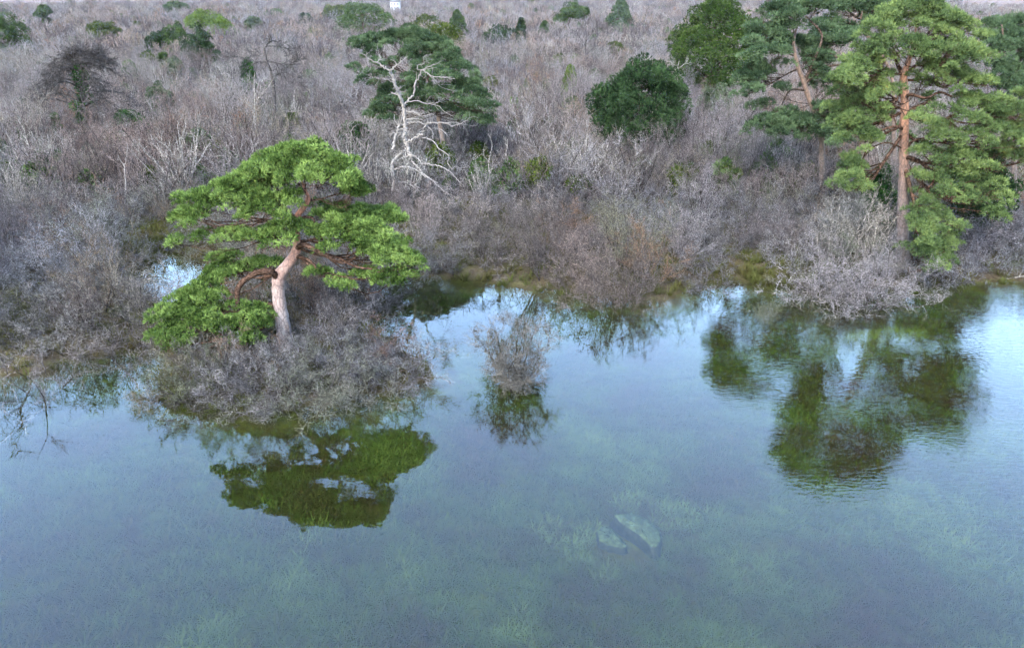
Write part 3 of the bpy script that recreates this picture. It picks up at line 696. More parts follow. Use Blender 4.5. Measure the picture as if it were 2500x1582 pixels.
fork = [([(1570, 760), (1580, 680), (1580, 600), (1575, 520), (1580, 450)], 10, 4, 0), ([(1580, 650), (1610, 590), (1620, 520), (1640, 470)], 7, 3, -.4),
        ([(1578, 680), (1530, 640), (1520, 590)], 6, 3, -.6), ([(1590, 620), (1650, 560), (1700, 480)], 6, 3, -.8), ([(1580, 600), (1600, 530), (1605, 470)], 5, 2, .5), ([(1585, 690), (1640, 640), (1660, 580)], 5, 2, -1.2)]
bare_tree('birch_tree', 'pale forked birch below the flat-topped dead pine', float(foot_n[1]), Z1, fork, M['pale'], 9, foot_n, twigs=(5, 3), tlen=(.6, 1.5), r1=.02, up=.1)
foot_y = G(305, 520); foot_y[2] = .2
small_fork = [([(780, 1150), (775, 1080), (772, 1030)], 12, 8, 0), ([(772, 1030), (745, 990), (730, 960)], 8, 3, -.3), ([(772, 1030), (785, 980), (790, 930), (793, 885)], 8, 3, .2)]
bare_tree('dead_sapling', 'small white Y-shaped dead sapling in the left thicket', float(foot_y[1]), Z1, small_fork, M['deadwood'], 10, foot_y, twigs=(2, 1), tlen=(.3, .7), r1=.014, up=.1)
for k_, (bx, lab) in enumerate([(1005, 'pale spindly dead sapling forking widely right of the bleached dead tree'), (1105, 'straight pale dead sapling beside the widely forking one')]):
    ft = G(800 + bx / 2.54, 495); ft[2] = .1
    ln = [([(bx, 1180), (bx - 3, 1080), (bx - 8, 1010)], 11, 7, 0), ([(bx - 8, 1010), (bx + 5, 950), (bx + 15, 900), (bx - 10, 830)], 7, 3, .3), ([(bx - 8, 1000), (bx - 35, 970), (bx - 40, 925)], 6, 3, -.4), ([(bx + 5, 1060), (bx + 60, 1010), (bx + 85, 985)], 6, 3, -.5)] \
        if k_ == 0 else [([(bx - 5, 1200), (bx, 1100), (bx + 2, 1000), (bx, 940)], 11, 6, 0), ([(bx, 1000), (bx - 40, 960), (bx - 60, 930)], 6, 3, -.4), ([(bx + 2, 960), (bx + 10, 880), (bx - 5, 850)], 6, 2, .3)]
    bare_tree('dead_sapling', lab, float(ft[1]), Z2, ln, M['pale'], 12 + k_, ft, twigs=(3, 2), tlen=(.4, 1.0), r1=.014, up=.1)
foot_w = G(1665, 352); foot_w[2] = .2
bare_tree('birch_tree', 'thin white leaning birch between the dark yew dome and the tall leafy evergreen', float(foot_w[1]), Z2,
          [([(2120, 760), (2150, 560), (2165, 450), (2180, 380)], 8, 4, 0), ([(2165, 450), (2140, 410), (2120, 380)], 4, 2, -.4), ([(2170, 430), (2210, 400), (2240, 370)], 4, 2, .4)], M['pale'], 15, foot_w, twigs=(4, 2), tlen=(.5, 1.4), r1=.022, up=.12)
foot_b = G(1437, 195); foot_b[2] = .2
bare_tree('bare_tree', 'tall fine-branched bare tree above the yellow-green conifer', float(foot_b[1]), Z2,
          [([(1605, 430), (1600, 360), (1600, 290), (1605, 200)], 10, 4, 0), ([(1600, 360), (1560, 330), (1530, 300)], 6, 2, -1), ([(1600, 340), (1660, 290), (1700, 240)], 6, 2, -1),
           ([(1600, 290), (1560, 230), (1540, 190)], 5, 2, 1), ([(1602, 260), (1650, 190), (1670, 150)], 5, 2, 1), ([(1604, 220), (1600, 150), (1590, 100)], 4, 2, 0)], M['darkdead'], 16, foot_b, twigs=(8, 6), tlen=(1.2, 3.0), r1=.03, up=.12)

# leafless drooping conifer with an ivy-clad trunk, far left
foot_l = G(200, 360); foot_l[2] = .2
tL = thing('ivy_clad_tree', 'grey leafless drooping conifer with dark ivy round its trunk on the left', 'tree', (foot_l[0], foot_l[1], 0))
r = np.random.default_rng(77); Yl = float(foot_l[1]); rootL = np.array([foot_l[0], foot_l[1], 0])
tp = zoomP(*Z1)
tk = np.vstack([foot_l] + [P(*tp(*q), Yl) for q in [(500, 760), (505, 600), (500, 480), (505, 380), (510, 335)]])
T = Tubes(); s = smooth_line(tk, 24) - rootL; T.line(s, np.linspace(.32, .06, 24), 8); obj('trunk', T.mesh('trunk', M['darkdead']), tL)
hT = s[-1, 2]
for k in range(55):
    fz = [.36, .52, .68, .84, .97][k % 5] + r.uniform(-.025, .025); i = int(fz * 23); a = s[i]; az = r.uniform(0, 2 * math.pi); L = (1.12 - fz) * 7.0 + 1.6
    d = np.array([math.cos(az), math.sin(az), 0])
    pts = np.array([a, a + d * L * .35 + [0, 0, .16 * L], a + d * L * .7 + [0, 0, .10 * L], a + d * L + [0, 0, -.14 * L]])
    ln = smooth_line(pts, 10)[None]; R_ = np.linspace(.09, .03, 10)[None]
    T = Tubes(); T.add(ln, R_, 5)
    Q, RQ = grow(r, ln, R_, 18, (.8, 1.9), 5, .8, -.06, .12, .2, .5, .028); T.add(Q, RQ, 3)
    Q2, RQ2 = grow(r, Q, RQ, 8, (.35, .9), 3, .6, -.04, .12, .1, .7, .018); T.add(Q2, RQ2, 3)
    obj('bough', T.mesh('bough', M['darkdead']), tL)
lv = Leaves(); cc = np.array([s[int(q)] for q in np.linspace(3, 17, 26)]) + r.normal(0, .3, (26, 3))
clumps(r, lv, cc, r.uniform(.4, .8, 26), 60, .3, .16, 4, .7, -1); obj('ivy', lv.mesh('ivy', M['ivy']), tL)

# ------------------------------------------------------------------ evergreens of the scrubland, each by itself
def evergreen(name, label, cat, px, pyb, pyt, wpx, kind, m, seed, zb=3.0, dist=None, group=None, detail=1.0):
    """pyb: pixel row where the crown vanishes behind scrub of height zb; pyt: row of the top; wpx: crown width"""
    r = np.random.default_rng(seed)
    base = G(px, pyb, zb); Y = dist if dist else float(base[1])
    top = P(px, pyt, Y); x = top[0]; gz = float(height(np.array([x]), np.array([Y]))[0])
    hgt = top[2] - gz; wid = wpx * mpp(Y, top[2]) ; a = wid / 2
    t = thing(name, label, cat, (x, Y, gz), group=group)
    pxm = mpp(Y, top[2]) * 2.44                       # one render pixel in metres
    z0 = .14 * hgt if kind in ('dome', 'bush', 'cone') else .42 * hgt
    T = Tubes(); tr = smooth_line([(0, 0, -.3), (.1 * a * r.normal(), .1 * a * r.normal(), hgt * .4), (.1 * a * r.normal(), 0, hgt * .8)], 10)
    T.line(tr, np.linspace(.035 * hgt, .008 * hgt, 10), 7)
    B, RB = grow(r, tr[None], np.linspace(.03 * hgt, .008 * hgt, 10)[None], 14, (a * .5, a * .95), 6, 1.1, .08, .15, .3, .5, .02); T.add(B, RB, 4)
    obj('trunk', T.mesh('trunk', M['branch_dark']), t)
    rc = max(.13 * a + .2, 1.1 * pxm)
    n = int(min(260, max(26, 5.5 * (a / rc) ** 2 * max(1, hgt * .7 / a))) * detail)
    u = norm(r.normal(0, 1, (n, 3))); u[:, 2] = np.abs(u[:, 2]) * np.where(r.uniform(0, 1, n) < .25, -.5, 1)
    rad = r.uniform(.62, 1.0, n) ** .6
    if kind == 'dome':
        lump = 1 + .06 * np.sin(4 * np.arctan2(u[:, 1], u[:, 0]) + seed) + .09 * np.sin(7 * u[:, 2] + 3 * u[:, 0] + seed)
        c = u * (rad * lump)[:, None] * [a, a, (hgt - z0) * .62]; c[:, 2] += z0 + (hgt - z0) * .36
    elif kind == 'bush':
        lump = 1 + .26 * np.sin(3 * np.arctan2(u[:, 1], u[:, 0]) + seed) + .15 * np.sin(5 * u[:, 2] + seed)
        c = u * (rad * lump)[:, None] * [a * .9, a * .9, (hgt - z0) * .6]; c[:, 2] += z0 + (hgt - z0) * .38
    elif kind == 'cone':
        f = r.uniform(0, 1, n) ** .8; ph = r.uniform(0, 2 * math.pi, n); w = a * (1 - f) ** .75 * r.uniform(.6, 1.05, n)
        c = np.stack([w * np.cos(ph), w * np.sin(ph), z0 + f * (hgt - z0) * .97], 1)
    else:  # umbrella pine: a few flattish pads
        k = 9; pc = np.stack([r.uniform(-.6, .6, k) * a, r.uniform(-.6, .6, k) * a, r.uniform(.55, .9, k) * hgt], 1); pc[0] = [0, 0, hgt * .9]
        pc[:, 2] -= .25 * hgt * (np.hypot(pc[:, 0], pc[:, 1]) / a) ** 2
        w = r.integers(0, k, n); c = pc[w] + u * rad[:, None] * [a * .42, a * .42, hgt * .11]
    lv = Leaves()
    tl = max(.22 * rc, .9 * pxm) + .1
    clumps(r, lv, c, rc * r.uniform(.6, 1.2, n), 26 / (rc * rc) * 1.2, tl * 1.1, tl * .34, 5, .65, -.5, .3, .85)
    obj('crown', lv.mesh('crown', m), t)
    return t
E = evergreen
E('yew_tree', 'broad dark green yew dome standing alone in the scrub right of centre', 'tree', 1567, 355, 158, 228, 'dome', M['yew'], 1, 2.5, detail=1.9)
E('leafy_tree', 'tall dense olive-green evergreen left of the big right-hand pines', 'tree', 1757, 170, -6, 195, 'dome', M['holm'], 2, 4, 118, detail=2.2)
E('conifer', 'small bright yellow-green pointed conifer left of the dark yew dome', 'tree', 1393, 232, 163, 50, 'cone', M['lime'], 3, 3)
E('evergreen_bush', 'tiny yellow-green bush lower left of the yellow-green conifer', 'bush', 1255, 268, 238, 26, 'cone', M['lime'], 4, 2.5)
E('evergreen_bush', 'grey-green leafy bush against the right side of the dark yew dome', 'bush', 1752, 285, 214, 75, 'bush', M['greygreen'], 5, 2.5)
E('ivy_bush', 'dark ivy-covered bush just left of the bleached dead tree', 'bush', 862, 385, 298, 62, 'bush', M['ivy'], 6, 1.5)
E('olive_tree', 'dark olive evergreen rising behind the domed pine, upper right of it', 'tree', 1075, 130, 62, 120, 'dome', M['olive'], 7, 4)
E('olive_tree', 'reddish-olive rounded tree behind the top of the domed pine', 'tree', 1040, 80, 42, 90, 'bush', M['olive'], 8, 4)
E('conifer', 'dark bushy conifer poking up right of the domed pine top', 'tree', 1116, 92, 27, 62, 'cone', M['fir'], 9, 4)
E('pine_tree', 'rounded green pine on the skyline left of the domed pine', 'tree', 890, 86, 8, 135, 'dome', M['fir'], 10, 4)
E('olive_tree', 'olive tree half hidden behind the rounded skyline pine', 'tree', 825, 62, 14, 80, 'dome', M['olive'], 11, 4)
E('pine_tree', 'dark flat-topped far pine with a lime-green neighbour, upper left', 'tree', 427, 62, 8, 72, 'umbrella', M['fir'], 12, 4)
E('lime_tree', 'bright lime-green long-crowned tree sloping right of the flat-topped far pine', 'tree', 492, 82, 27, 92, 'bush', M['lime'], 13, 4)
E('lime_tree', 'low lime-green crown at the right foot of the long lime-green tree', 'tree', 540, 90, 52, 62, 'bush', M['lime'], 14, 4)
E('yew_tree', 'very dark yew clump below the lime-green tree, upper left', 'tree', 482, 152, 82, 82, 'bush', M['yew'], 15, 3)
E('yew_tree', 'dark green yew left of the very dark yew clump', 'tree', 428, 130, 70, 62, 'bush', M['fir'], 16, 3.5)
E('yew_tree', 'smaller dark yew at the left end of the yew clump', 'tree', 385, 128, 84, 60, 'bush', M['yew'], 17, 3.5)
E('olive_tree', 'olive-green bush under a dead grey crown, upper left', 'tree', 248, 102, 56, 70, 'bush', M['olive'], 18, 3.5)
E('evergreen_tree', 'tall green tree cut off by the left edge', 'tree', 2, 130, 34, 90, 'bush', M['fir'], 19, 3.5)
E('evergreen_tree', 'far dark little tree near the upper left corner', 'tree', 106, 48, 14, 46, 'umbrella', M['fir'], 20, 4, 380)
E('evergreen_bush', 'soft green shrub in the scrub below the yew clump', 'bush', 385, 282, 216, 72, 'bush', M['greygreen'], 21, 2)
E('evergreen_bush', 'small round blue-green bush left of the yew clump foot', 'bush', 315, 188, 160, 36, 'bush', M['fir'], 22, 3)
E('evergreen_bush', 'green shrub between the round bush and the yew clump', 'bush', 398, 170, 134, 24, 'bush', M['fir'], 23, 3)
E('evergreen_bush', 'pale green bush right of that narrow shrub', 'bush', 424, 182, 145, 32, 'bush', M['greygreen'], 24, 3)
E('ivy_bush', 'dark ivy mound at the foot of the drooping grey conifer', 'bush', 305, 340, 272, 75, 'bush', M['ivy'], 25, 1.5)
E('ivy_stump', 'narrow ivy-covered stem at the far left thicket', 'bush', 47, 365, 292, 20, 'cone', M['ivy'], 26, 1.5)
E('ivy_stump', 'leaning ivy-covered stem under the drooping grey conifer', 'bush', 132, 358, 280, 22, 'cone', M['ivy'], 27, 1.5)
E('ivy_bush', 'ivy clump on the dead grey pine left of the domed pine', 'bush', 604, 198, 158, 32, 'bush', M['ivy'], 28, 4)
E('evergreen_bush', 'lone dark bush at the far skyline left of the rounded pine', 'bush', 748, 70, 40, 38, 'bush', M['yew'], 29, 4)
E('evergreen_bush', 'dark bush at the skyline with a grey top, further left', 'bush', 668, 62, 27, 42, 'bush', M['fir'], 30, 4)
E('evergreen_bush', 'dim green bush below the skyline bush with the grey top', 'bush', 615, 82, 42, 38, 'bush', M['greygreen'], 31, 4)
E('evergreen_bush', 'dark low evergreen row right of the domed pine, near the top', 'bush', 1222, 108, 66, 84, 'bush', M['yew'], 32, 4)
E('conifer', 'slim dark conifer ending the low evergreen row', 'tree', 1272, 100, 46, 36, 'cone', M['yew'], 33, 4)
E('conifer', 'small dark conifer standing alone right of the slim one', 'tree', 1330, 90, 54, 42, 'cone', M['fir'], 34, 4)
E('pine_tree', 'airy light green pine with flat crown right of the small dark conifer', 'tree', 1395, 85, 8, 88, 'umbrella', M['fir'], 35, 4)
E('pine_tree', 'tall blue-green conifer touching the skyline left of the olive evergreen', 'tree', 1516, 82, -2, 82, 'cone', M['pine_blue'], 36, 4)
E('evergreen_bush', 'olive patch of scrub left of the tall skyline conifer', 'bush', 1505, 128, 104, 34, 'bush', M['olive'], 37, 3.5)
E('evergreen_bush', 'dim green bush right of the skyline conifer', 'bush', 1620, 45, 15, 50, 'bush', M['greygreen'], 38, 4)
E('evergreen_bush', 'small dark green shrub under the domed pine, right of the dead limbs', 'bush', 1250, 325, 298, 32, 'bush', M['ivy'], 39, 2)
E('evergreen_bush', 'faint dark shrub beneath the yellow-green conifer', 'bush', 1402, 292, 238, 26, 'cone', M['ivy'], 40, 2)
E('evergreen_bush', 'green shrub below the domed pine, left of the spindly saplings', 'bush', 1165, 348, 300, 44, 'bush', M['ivy'], 41, 2)
E('evergreen_bush', 'olive bush at the left foot of the domed pine', 'bush', 922, 305, 258, 46, 'bush', M['olive'], 42, 2.5)
E('evergreen_bush', 'greenish bush right of the orange-leaved shrub', 'bush', 712, 318, 284, 36, 'bush', M['olive'], 43, 2)
E('pine_tree', 'blue-green far pine at the top right corner', 'tree', 2320, 40, -4, 46, 'umbrella', M['pine_blue'], 44, 4)
E('pine_tree', 'second blue-green far pine left of the top right corner', 'tree', 2280, 44, -2, 42, 'umbrella', M['pine_blue'], 45, 4)
E('pine_tree', 'green pine crown behind the pine at the right edge', 'tree', 2432, 85, 42, 60, 'umbrella', M['fir'], 46, 4)
E('ivy_bush', 'dark ivy thicket behind the foot of the orange pine trunk', 'bush', 2150, 560, 440, 80, 'bush', M['ivy'], 47, 1)
E('ivy_bush', 'dark evergreen thicket under the boughs near the right edge', 'bush', 2415, 600, 385, 150, 'bush', M['yew'], 49, 1, 50)

# ------------------------------------------------------------------ bare shrubs: near ones one by one, the rest as thicket
def shrub_pair(seed, kind, h, detail, thick, tm='twig'):
    S, T = shrub(seed, kind, h, detail, thick)
    return S.mesh('stems', M['stem'] if tm != 'pale' else M['pale']), T.mesh('twigs', M[tm])
near_v = [shrub_pair(100 + i, k, h, 1.0, 1.15, tm) for i, (k, h, tm) in enumerate(
    [('thorn', 3.0, 'twig'), ('thorn', 3.4, 'twig'), ('thorn', 2.7, 'twig'), ('thorn', 3.2, 'whip'), ('sprawl', 2.2, 'twig'), ('sprawl', 2.6, 'twig'), ('whip', 3.6, 'whip'), ('whip', 4.0, 'twig'), ('vase', 3.4, 'twig')])]
def add_shrub(v, x, y, z, rz, s, label, group, sz=1.0):
    t = thing('bare_shrub', label, 'shrub', (x, y, z), rz, s, group)
    t.scale = (s, s, s * sz)
    obj('stems', v[0], t); obj('twigs', v[1], t)
    return t

# singular shrubs in the water and at its edge
lone = shrub_pair(301, 'vase', 3.3, 1.5, 1.3, 'brown')
p = G(1250, 928); add_shrub(lone, p[0], p[1], -.25, .4, .86, 'lone vase-shaped bare shrub standing out in the open water at centre', None)
p = G(1095, 865); add_shrub(near_v[4], p[0], p[1], -.35, 1.2, .42, 'tiny tuft of bare twigs in the water left of the lone shrub', None)
p = G(1418, 730); add_shrub(near_v[2], p[0], p[1], -.2, 2.2, .95, 'rounded bare shrub standing in the water off the middle shore, left of its pair', None)
p = G(1512, 748); add_shrub(near_v[0], p[0], p[1], -.2, .7, 1.02, 'rounded bare shrub standing in the water off the middle shore, right of its pair', None)
p = G(1870, 770); add_shrub(near_v[8], p[0], p[1], -.55, 2.9, .42, 'small thin twig sprout in the water left of the pale waterside shrubs', None)
p = G(105, 955); add_shrub(near_v[1], p[0], p[1], -.2, 5.1, .95, 'grey bare shrub in the water near the left edge with dark reflection', None)
p = G(300, 880); add_shrub(near_v[5], p[0], p[1], -.1, 1.1, 1.0, 'low grey bare shrub in the gap between left bank and islet', None)
p = G(358, 985); add_shrub(near_v[8], p[0], p[1], -.7, .3, .42, 'few crooked twigs poking from the water left of the islet', None)
gw = 'pale shrubs at the right waterside'
lilac_v = [shrub_pair(340 + i, 'thorn', 2.9 + .2 * i, 1.0, 1.2, 'lilac') for i in range(3)]
for k, (px, py, v, s, a) in enumerate([(1975, 742, 0, .95, .2), (2045, 752, 3, 1.0, 1.9), (2120, 745, 2, 1.05, 3.3), (2010, 715, 1, 1.05, 4.1), (2090, 712, 3, 1.1, 5.2), (2160, 715, 0, 1.0, 2.4)]):
    p = G(px, py); add_shrub(lilac_v[v % 3], p[0], p[1], -.1, a, s, 'pale bare shrub in the rounded clump pushing into the water on the right', gw)
vw = shrub_pair(320, 'whip', 4.6, 1.0, 1.5, 'pale')
for k, (px, py, a, lab) in enumerate([(2030, 668, .3, 'pale upright shrub with thick light stems above the right waterside clump'), (2110, 660, 2.1, 'pale upright shrub with light stems, nearest the orange pine trunk')]):
    p = G(px, py); add_shrub(vw, p[0], p[1], .1, a, .95, lab, None)
gi = 'shrubs crowding the islet under the bright pine'
isl = [(430, 960, 4, .95), (500, 985, 5, 1.0), (580, 1000, 4, 1.05), (660, 1005, 0, .72), (740, 998, 5, 1.0), (820, 985, 4, 1.05), (900, 965, 5, 1.0), (975, 945, 4, 1.0), (1020, 915, 5, .85),
       (470, 935, 1, .55), (560, 945, 2, .75), (640, 950, 5, 1.0), (720, 945, 4, 1.0), (800, 940, 0, .72), (880, 925, 5, 1.0), (950, 900, 2, .75), (610, 905, 4, .9), (760, 890, 2, .72), (850, 880, 1, .72), (930, 865, 5, .95),
       (780, 850, 0, .8), (850, 835, 3, .8), (890, 800, 1, .75), (830, 780, 0, .85), (860, 740, 2, .85), (760, 780, 6, .75), (800, 810, 6, .75), (540, 900, 4, .8), (450, 900, 5, .8)]
r = np.random.default_rng(5)
def isl_label(px, py):
    if py < 862: return 'bare shrub on the spit right behind the bright pine trunk', 'shrubs on the spit behind the pine trunk'
    if px < 560: return 'bare grey shrub at the left end of the islet below the low pine bough', 'shrubs at the left end of the islet'
    if px > 870: return 'bare grey shrub at the right end of the islet tangle', 'shrubs at the right end of the islet'
    return 'bare grey shrub in the tangle in front of the bright pine trunk', 'shrubs in front of the islet pine'
for px, py, v, s in isl:
    p = G(725 + (px - 725) * .88 + r.uniform(-8, 8), py - 6 + r.uniform(-5, 5)); s *= .93; z = float(height(p[:1], p[1:2])[0])
    add_shrub(near_v[v], p[0], p[1], max(z, -.25), r.uniform(0, 6.28), s, *isl_label(px, py))
n_named = 40

# thicket positions
def jitter(y0, y1, cell, xm):
    ys = np.arange(y0, y1, cell); xs = np.arange(-xm, xm, cell)
    X, Y = np.meshgrid(xs, ys); X = X + (np.arange(len(ys)) % 2)[:, None] * cell * .5
    X = (X + rng.uniform(-.42, .42, X.shape) * cell).ravel(); Y = (Y + rng.uniform(-.42, .42, Y.shape) * cell).ravel()
    k = in_view(X, Y); return X[k], Y[k]
parts = [jitter(28, 120, 2.25, 90), jitter(120, 260, 2.9, 200), jitter(260, 600, 4.4, 440), jitter(600, 1150, 7.5, 830)]
X = np.concatenate([a for a, _ in parts]); Y = np.concatenate([b_ for _, b_ in parts])
s_ = shore(X, Y) + .35 * wob(X, Y, 1.1)
isl_c = G(720, 930)
keep = (s_ > np.where((X < -15) & (Y < 37), .75, -.35)) & ~((np.hypot((X - isl_c[0]) / 7.2, (Y - isl_c[1]) / 7.5) < 1) & (Y < 38.5))
clear = [G(370, 588), G(300, 600), G(1870, 672), G(1770, 682), G(60, 760), G(1460, 548), G(460, 585)]
rad_ = [2.6, 1.8, 1.4, .8, 1.2, 1.0, 1.8]
for c_, q in zip(clear, rad_): keep &= np.hypot(X - c_[0], (Y - c_[1]) * .8) > q
den = wob(X, Y, .12, .7) + .6 * wob(X, Y, .31, 1.7)
keep &= rng.uniform(0, 1, len(X)) < np.clip(1.0 + .35 * den, .55, 1)
X, Y, s_ = X[keep], Y[keep], s_[keep]
Zt = height(X, Y)
order = np.argsort(Y * CP + (H) * SP + np.abs(X) * .02)
X, Y, s_, Zt = X[order], Y[order], s_[order], Zt[order]
NI = 255
r = np.random.default_rng(8)
for x, y, s1, z in zip(X[:NI], Y[:NI], s_[:NI], Zt[:NI]):
    v = int(r.choice([0, 1, 2, 3, 4, 5, 6, 7], p=[.2, .18, .18, .14, .08, .06, .08, .08]))
    sc = r.uniform(.72, 1.2) * (.82 if s1 < 1.2 else 1.0)
    if x < -16 and y < 50: lab, gp = 'bare grey shrub in the tangled thicket on the left bank', 'shrubs of the left bank'
    elif x < -4: lab, gp = 'bare grey shrub in the thicket behind the bright islet pine', 'shrubs behind the islet'
    elif x < 17: lab, gp = 'bare lilac-grey shrub in the bank thicket behind the middle shore', 'shrubs of the middle shore'
    else: lab, gp = 'bare grey shrub in the bank thicket below the right-hand pines', 'shrubs of the right bank'
    add_shrub(near_v[v], x, y, z, r.uniform(0, 6.28), sc, lab, gp, r.uniform(.85, 1.15))
# a shrub that kept its orange leaves
p = G(590, 360); rt = np.random.default_rng(4)
t = add_shrub(shrub_pair(330, 'whip', 4.4, .6, 1.6, 'whip'), p[0], p[1], .1, 0, 1, 'shrub still hung with withered orange leaves behind the bright pine', None)
lv = Leaves(); u = norm(rt.normal(0, 1, (26, 3))) * rt.uniform(.3, 1, (26, 1)) * [1.5, 1.5, 1.6] + [0, 0, 2.7]
clumps(rt, lv, u, rt.uniform(.2, .45, 26), 60, .10, .07, 4, .9, -1); obj('leaves', lv.mesh('leaves', M['orange']), t)

# far thicket
far_v = []
for i, (k, h, tm) in enumerate([('thorn', 3.2, 'twig'), ('thorn', 3.6, 'twig'), ('thorn', 2.8, 'whip'), ('whip', 4.2, 'whip'), ('whip', 3.8, 'whip'), ('whip', 4.6, 'whip'), ('sprawl', 2.6, 'twig'), ('whip', 4.6, 'pale')]):
    S, T = shrub(500 + i, k, h, .8 if tm != 'pale' else .3, 1.5 if tm != 'pale' else 2.2)
    V = np.concatenate(S.V + T.V); F = np.concatenate(S.F + [f + S.n for f in T.F])
    mi = np.concatenate([np.zeros(sum(len(f) for f in S.F)), np.ones(sum(len(f) for f in T.F))])
    far_v.append(source('thicket_shrub', mesh_np('thicket_shrub', V, F, [M['stem'] if tm != 'pale' else M['pale'], M[tm]], mi, smooth=True)))
vf = []
for i, (k, h, tm) in enumerate([('thorn', 3.4, 'twig'), ('whip', 4.2, 'whip'), ('whip', 4.4, 'whip'), ('thorn', 3.8, 'whip')]):
    S, T = shrub(600 + i, k, h, .3, 4.2)
    V = np.concatenate(S.V + T.V); F = np.concatenate(S.F + [f + S.n for f in T.F])
    mi = np.concatenate([np.zeros(sum(len(f) for f in S.F)), np.ones(sum(len(f) for f in T.F))])
    vf.append(source('distant_shrub', mesh_np('distant_shrub', V, F, [M['stem'], M[tm]], mi)))
xs, ys, zs = X[NI:], Y[NI:], Zt[NI:]
nr = (ys < 200)
def put(name, sel, variants, prob, label, smul):
    n = int(sel.sum()); pt = np.stack([xs[sel], ys[sel], zs[sel]], 1)
    vi = rng.choice(len(variants), n, p=prob)
    rot = np.stack([rng.normal(0, .06, n), rng.normal(0, .06, n), rng.uniform(0, 6.28, n)], 1)
    s0 = rng.uniform(.6, 1.3, n) * smul(ys[sel]); scl = np.stack([s0, s0, s0 * rng.uniform(.8, 1.2, n)], 1)
    scatter(name, pt, variants, vi, rot, scl, label, 'thicket')
put('bare_thicket', nr, far_v, [.19, .15, .12, .16, .13, .10, .10, .05], 'endless lilac-brown thicket of bare shrubs and saplings behind the shore', lambda y: 1 + 0 * y)
put('distant_wood', ~nr, vf, [.3, .28, .22, .2], 'hazy lilac mass of bare scrub reaching to the skyline', lambda y: np.interp(y, [200, 300, 600, 1150], [1.0, 1.15, 1.5, 2.2]))
# far green scrub too small to tell apart
gs = []
for i, m in enumerate(['fir', 'olive', 'greygreen']):
    rr = np.random.default_rng(700 + i); lv = Leaves(); u = norm(rr.normal(0, 1, (22, 3))) * [1.6, 1.6, 1.3] + [0, 0, 2.4]
    clumps(rr, lv, u, rr.uniform(.5, .9, 22), 30, .5, .25, 4, .7, -.6); gs.append(source('green_scrub', lv.mesh('green_scrub', M[m])))
n = 1100; yy = 62 + 940 * rng.uniform(0, 1, n) ** 1.7; xx = rng.uniform(-1, 1, n) * (yy * .66 + 6)
kk = shore(xx, yy) > 3; xx, yy = xx[kk], yy[kk]; n = len(xx)
s0 = rng.uniform(.3, .9, n) * np.interp(yy, [60, 200, 1000], [.7, 1.0, 2.2])
scatter('green_scrub', np.stack([xx, yy, height(xx, yy)], 1), gs, rng.integers(0, 3, n), np.stack([0 * xx, 0 * xx, rng.uniform(0, 6, n)], 1), np.stack([s0, s0, s0 * rng.uniform(.9, 1.6, n)], 1),
        'scattered dim green undergrowth between the bare shrubs', 'undergrowth')

# ------------------------------------------------------------------ grass: on the banks and under water
def grass_mat(name, cols, gs_=.5):
    m, n = mat(name); oi = node(n, 'ShaderNodeObjectInfo')
    f = noise(n, oi.outputs['Location'], .22, 3, .6)
    a = node(n, 'ShaderNodeMath', operation='MULTIPLY_ADD'); a.inputs[1].default_value = .35; n.links.new(oi.outputs['Random'], a.inputs[0])
    s2 = node(n, 'ShaderNodeMath', operation='MULTIPLY_ADD'); s2.inputs[1].default_value = 1.5; s2.inputs[2].default_value = -.45
    n.links.new(f, s2.inputs[0]); n.links.new(s2.outputs[0], a.inputs[2])
    c = ramp(n, a.outputs[0], [(p_, k3(q_, gs_)) for p_, q_ in cols])
    d = node(n, 'ShaderNodeBsdfDiffuse'); n.links.new(c, d.inputs[0]); out(n, d.outputs[0]); return m
M['weed'] = grass_mat('submerged_grass', [(.1, (.06, .038, .028)), (.35, (.055, .055, .018)), (.6, (.065, .10, .024)), (.85, (.12, .165, .04))], .17)
M['weed_lite'] = grass_mat('submerged_light_tufts', [(.2, (.13, .18, .05)), (.8, (.20, .28, .08))], .125)
M['bankgrass'] = grass_mat('bank_grass', [(.1, (.09, .065, .03)), (.4, (.085, .085, .03)), (.7, (.09, .11, .032)), (1, (.19, .16, .08))], .28)
def tuft_mesh(seed, m, nb=34, L=.42, w=.010, lie=.9):
    r = np.random.default_rng(seed); az = r.uniform(0, 6.28, nb)
    base = np.stack([np.cos(az), np.sin(az), 0 * az], 1) * r.uniform(0, .22, (nb, 1))
    d = norm(np.stack([np.cos(az) * lie, np.sin(az) * lie, np.ones(nb)], 1) + r.normal(0, .35, (nb, 3)))
    pts = walk(r, base, d, L * r.uniform(.5, 1.2, nb), 4, .16, -.18)
    sd_ = norm(np.cross(d, [0, 0, 1.])) * w
    wd = np.array([1, 1, .8, .15])[None, :, None]
    A = pts - sd_[:, None] * wd; B = pts + sd_[:, None] * wd
    V = np.stack([A, B], 2).reshape(-1, 3)
    i = (np.arange(nb)[:, None] * 4 + np.arange(3)[None]) * 2; F = np.stack([i, i + 1, i + 3, i + 2], -1).reshape(-1, 4)
    return source('grass_tuft', mesh_np('grass_tuft', V, F, m))
wv_ = [tuft_mesh(i, M['weed']) for i in range(4)] + [tuft_mesh(9, M['weed_lite'], 34, .42, .011, .8)]
n = 52000; yy = rng.uniform(11, 46, n); xx = rng.uniform(-1, 1, n) * 36
kk = in_view(xx, yy, 2) & (shore(xx, yy) < -1.6) & (np.hypot(xx - G(1540, 1295)[0], yy - G(1540, 1295)[1]) > 1.15); xx, yy = xx[kk], yy[kk]; zz = height(xx, yy); n = len(xx)
lite = (wob(xx, yy, .55, 2.2) + .8 * wob(xx, yy, 1.3, .4) > .55) & (rng.uniform(0, 1, n) < .3) & (yy < 23 + 3 * wob(xx, yy, .5)) & (np.abs(xx - 1) < 8)
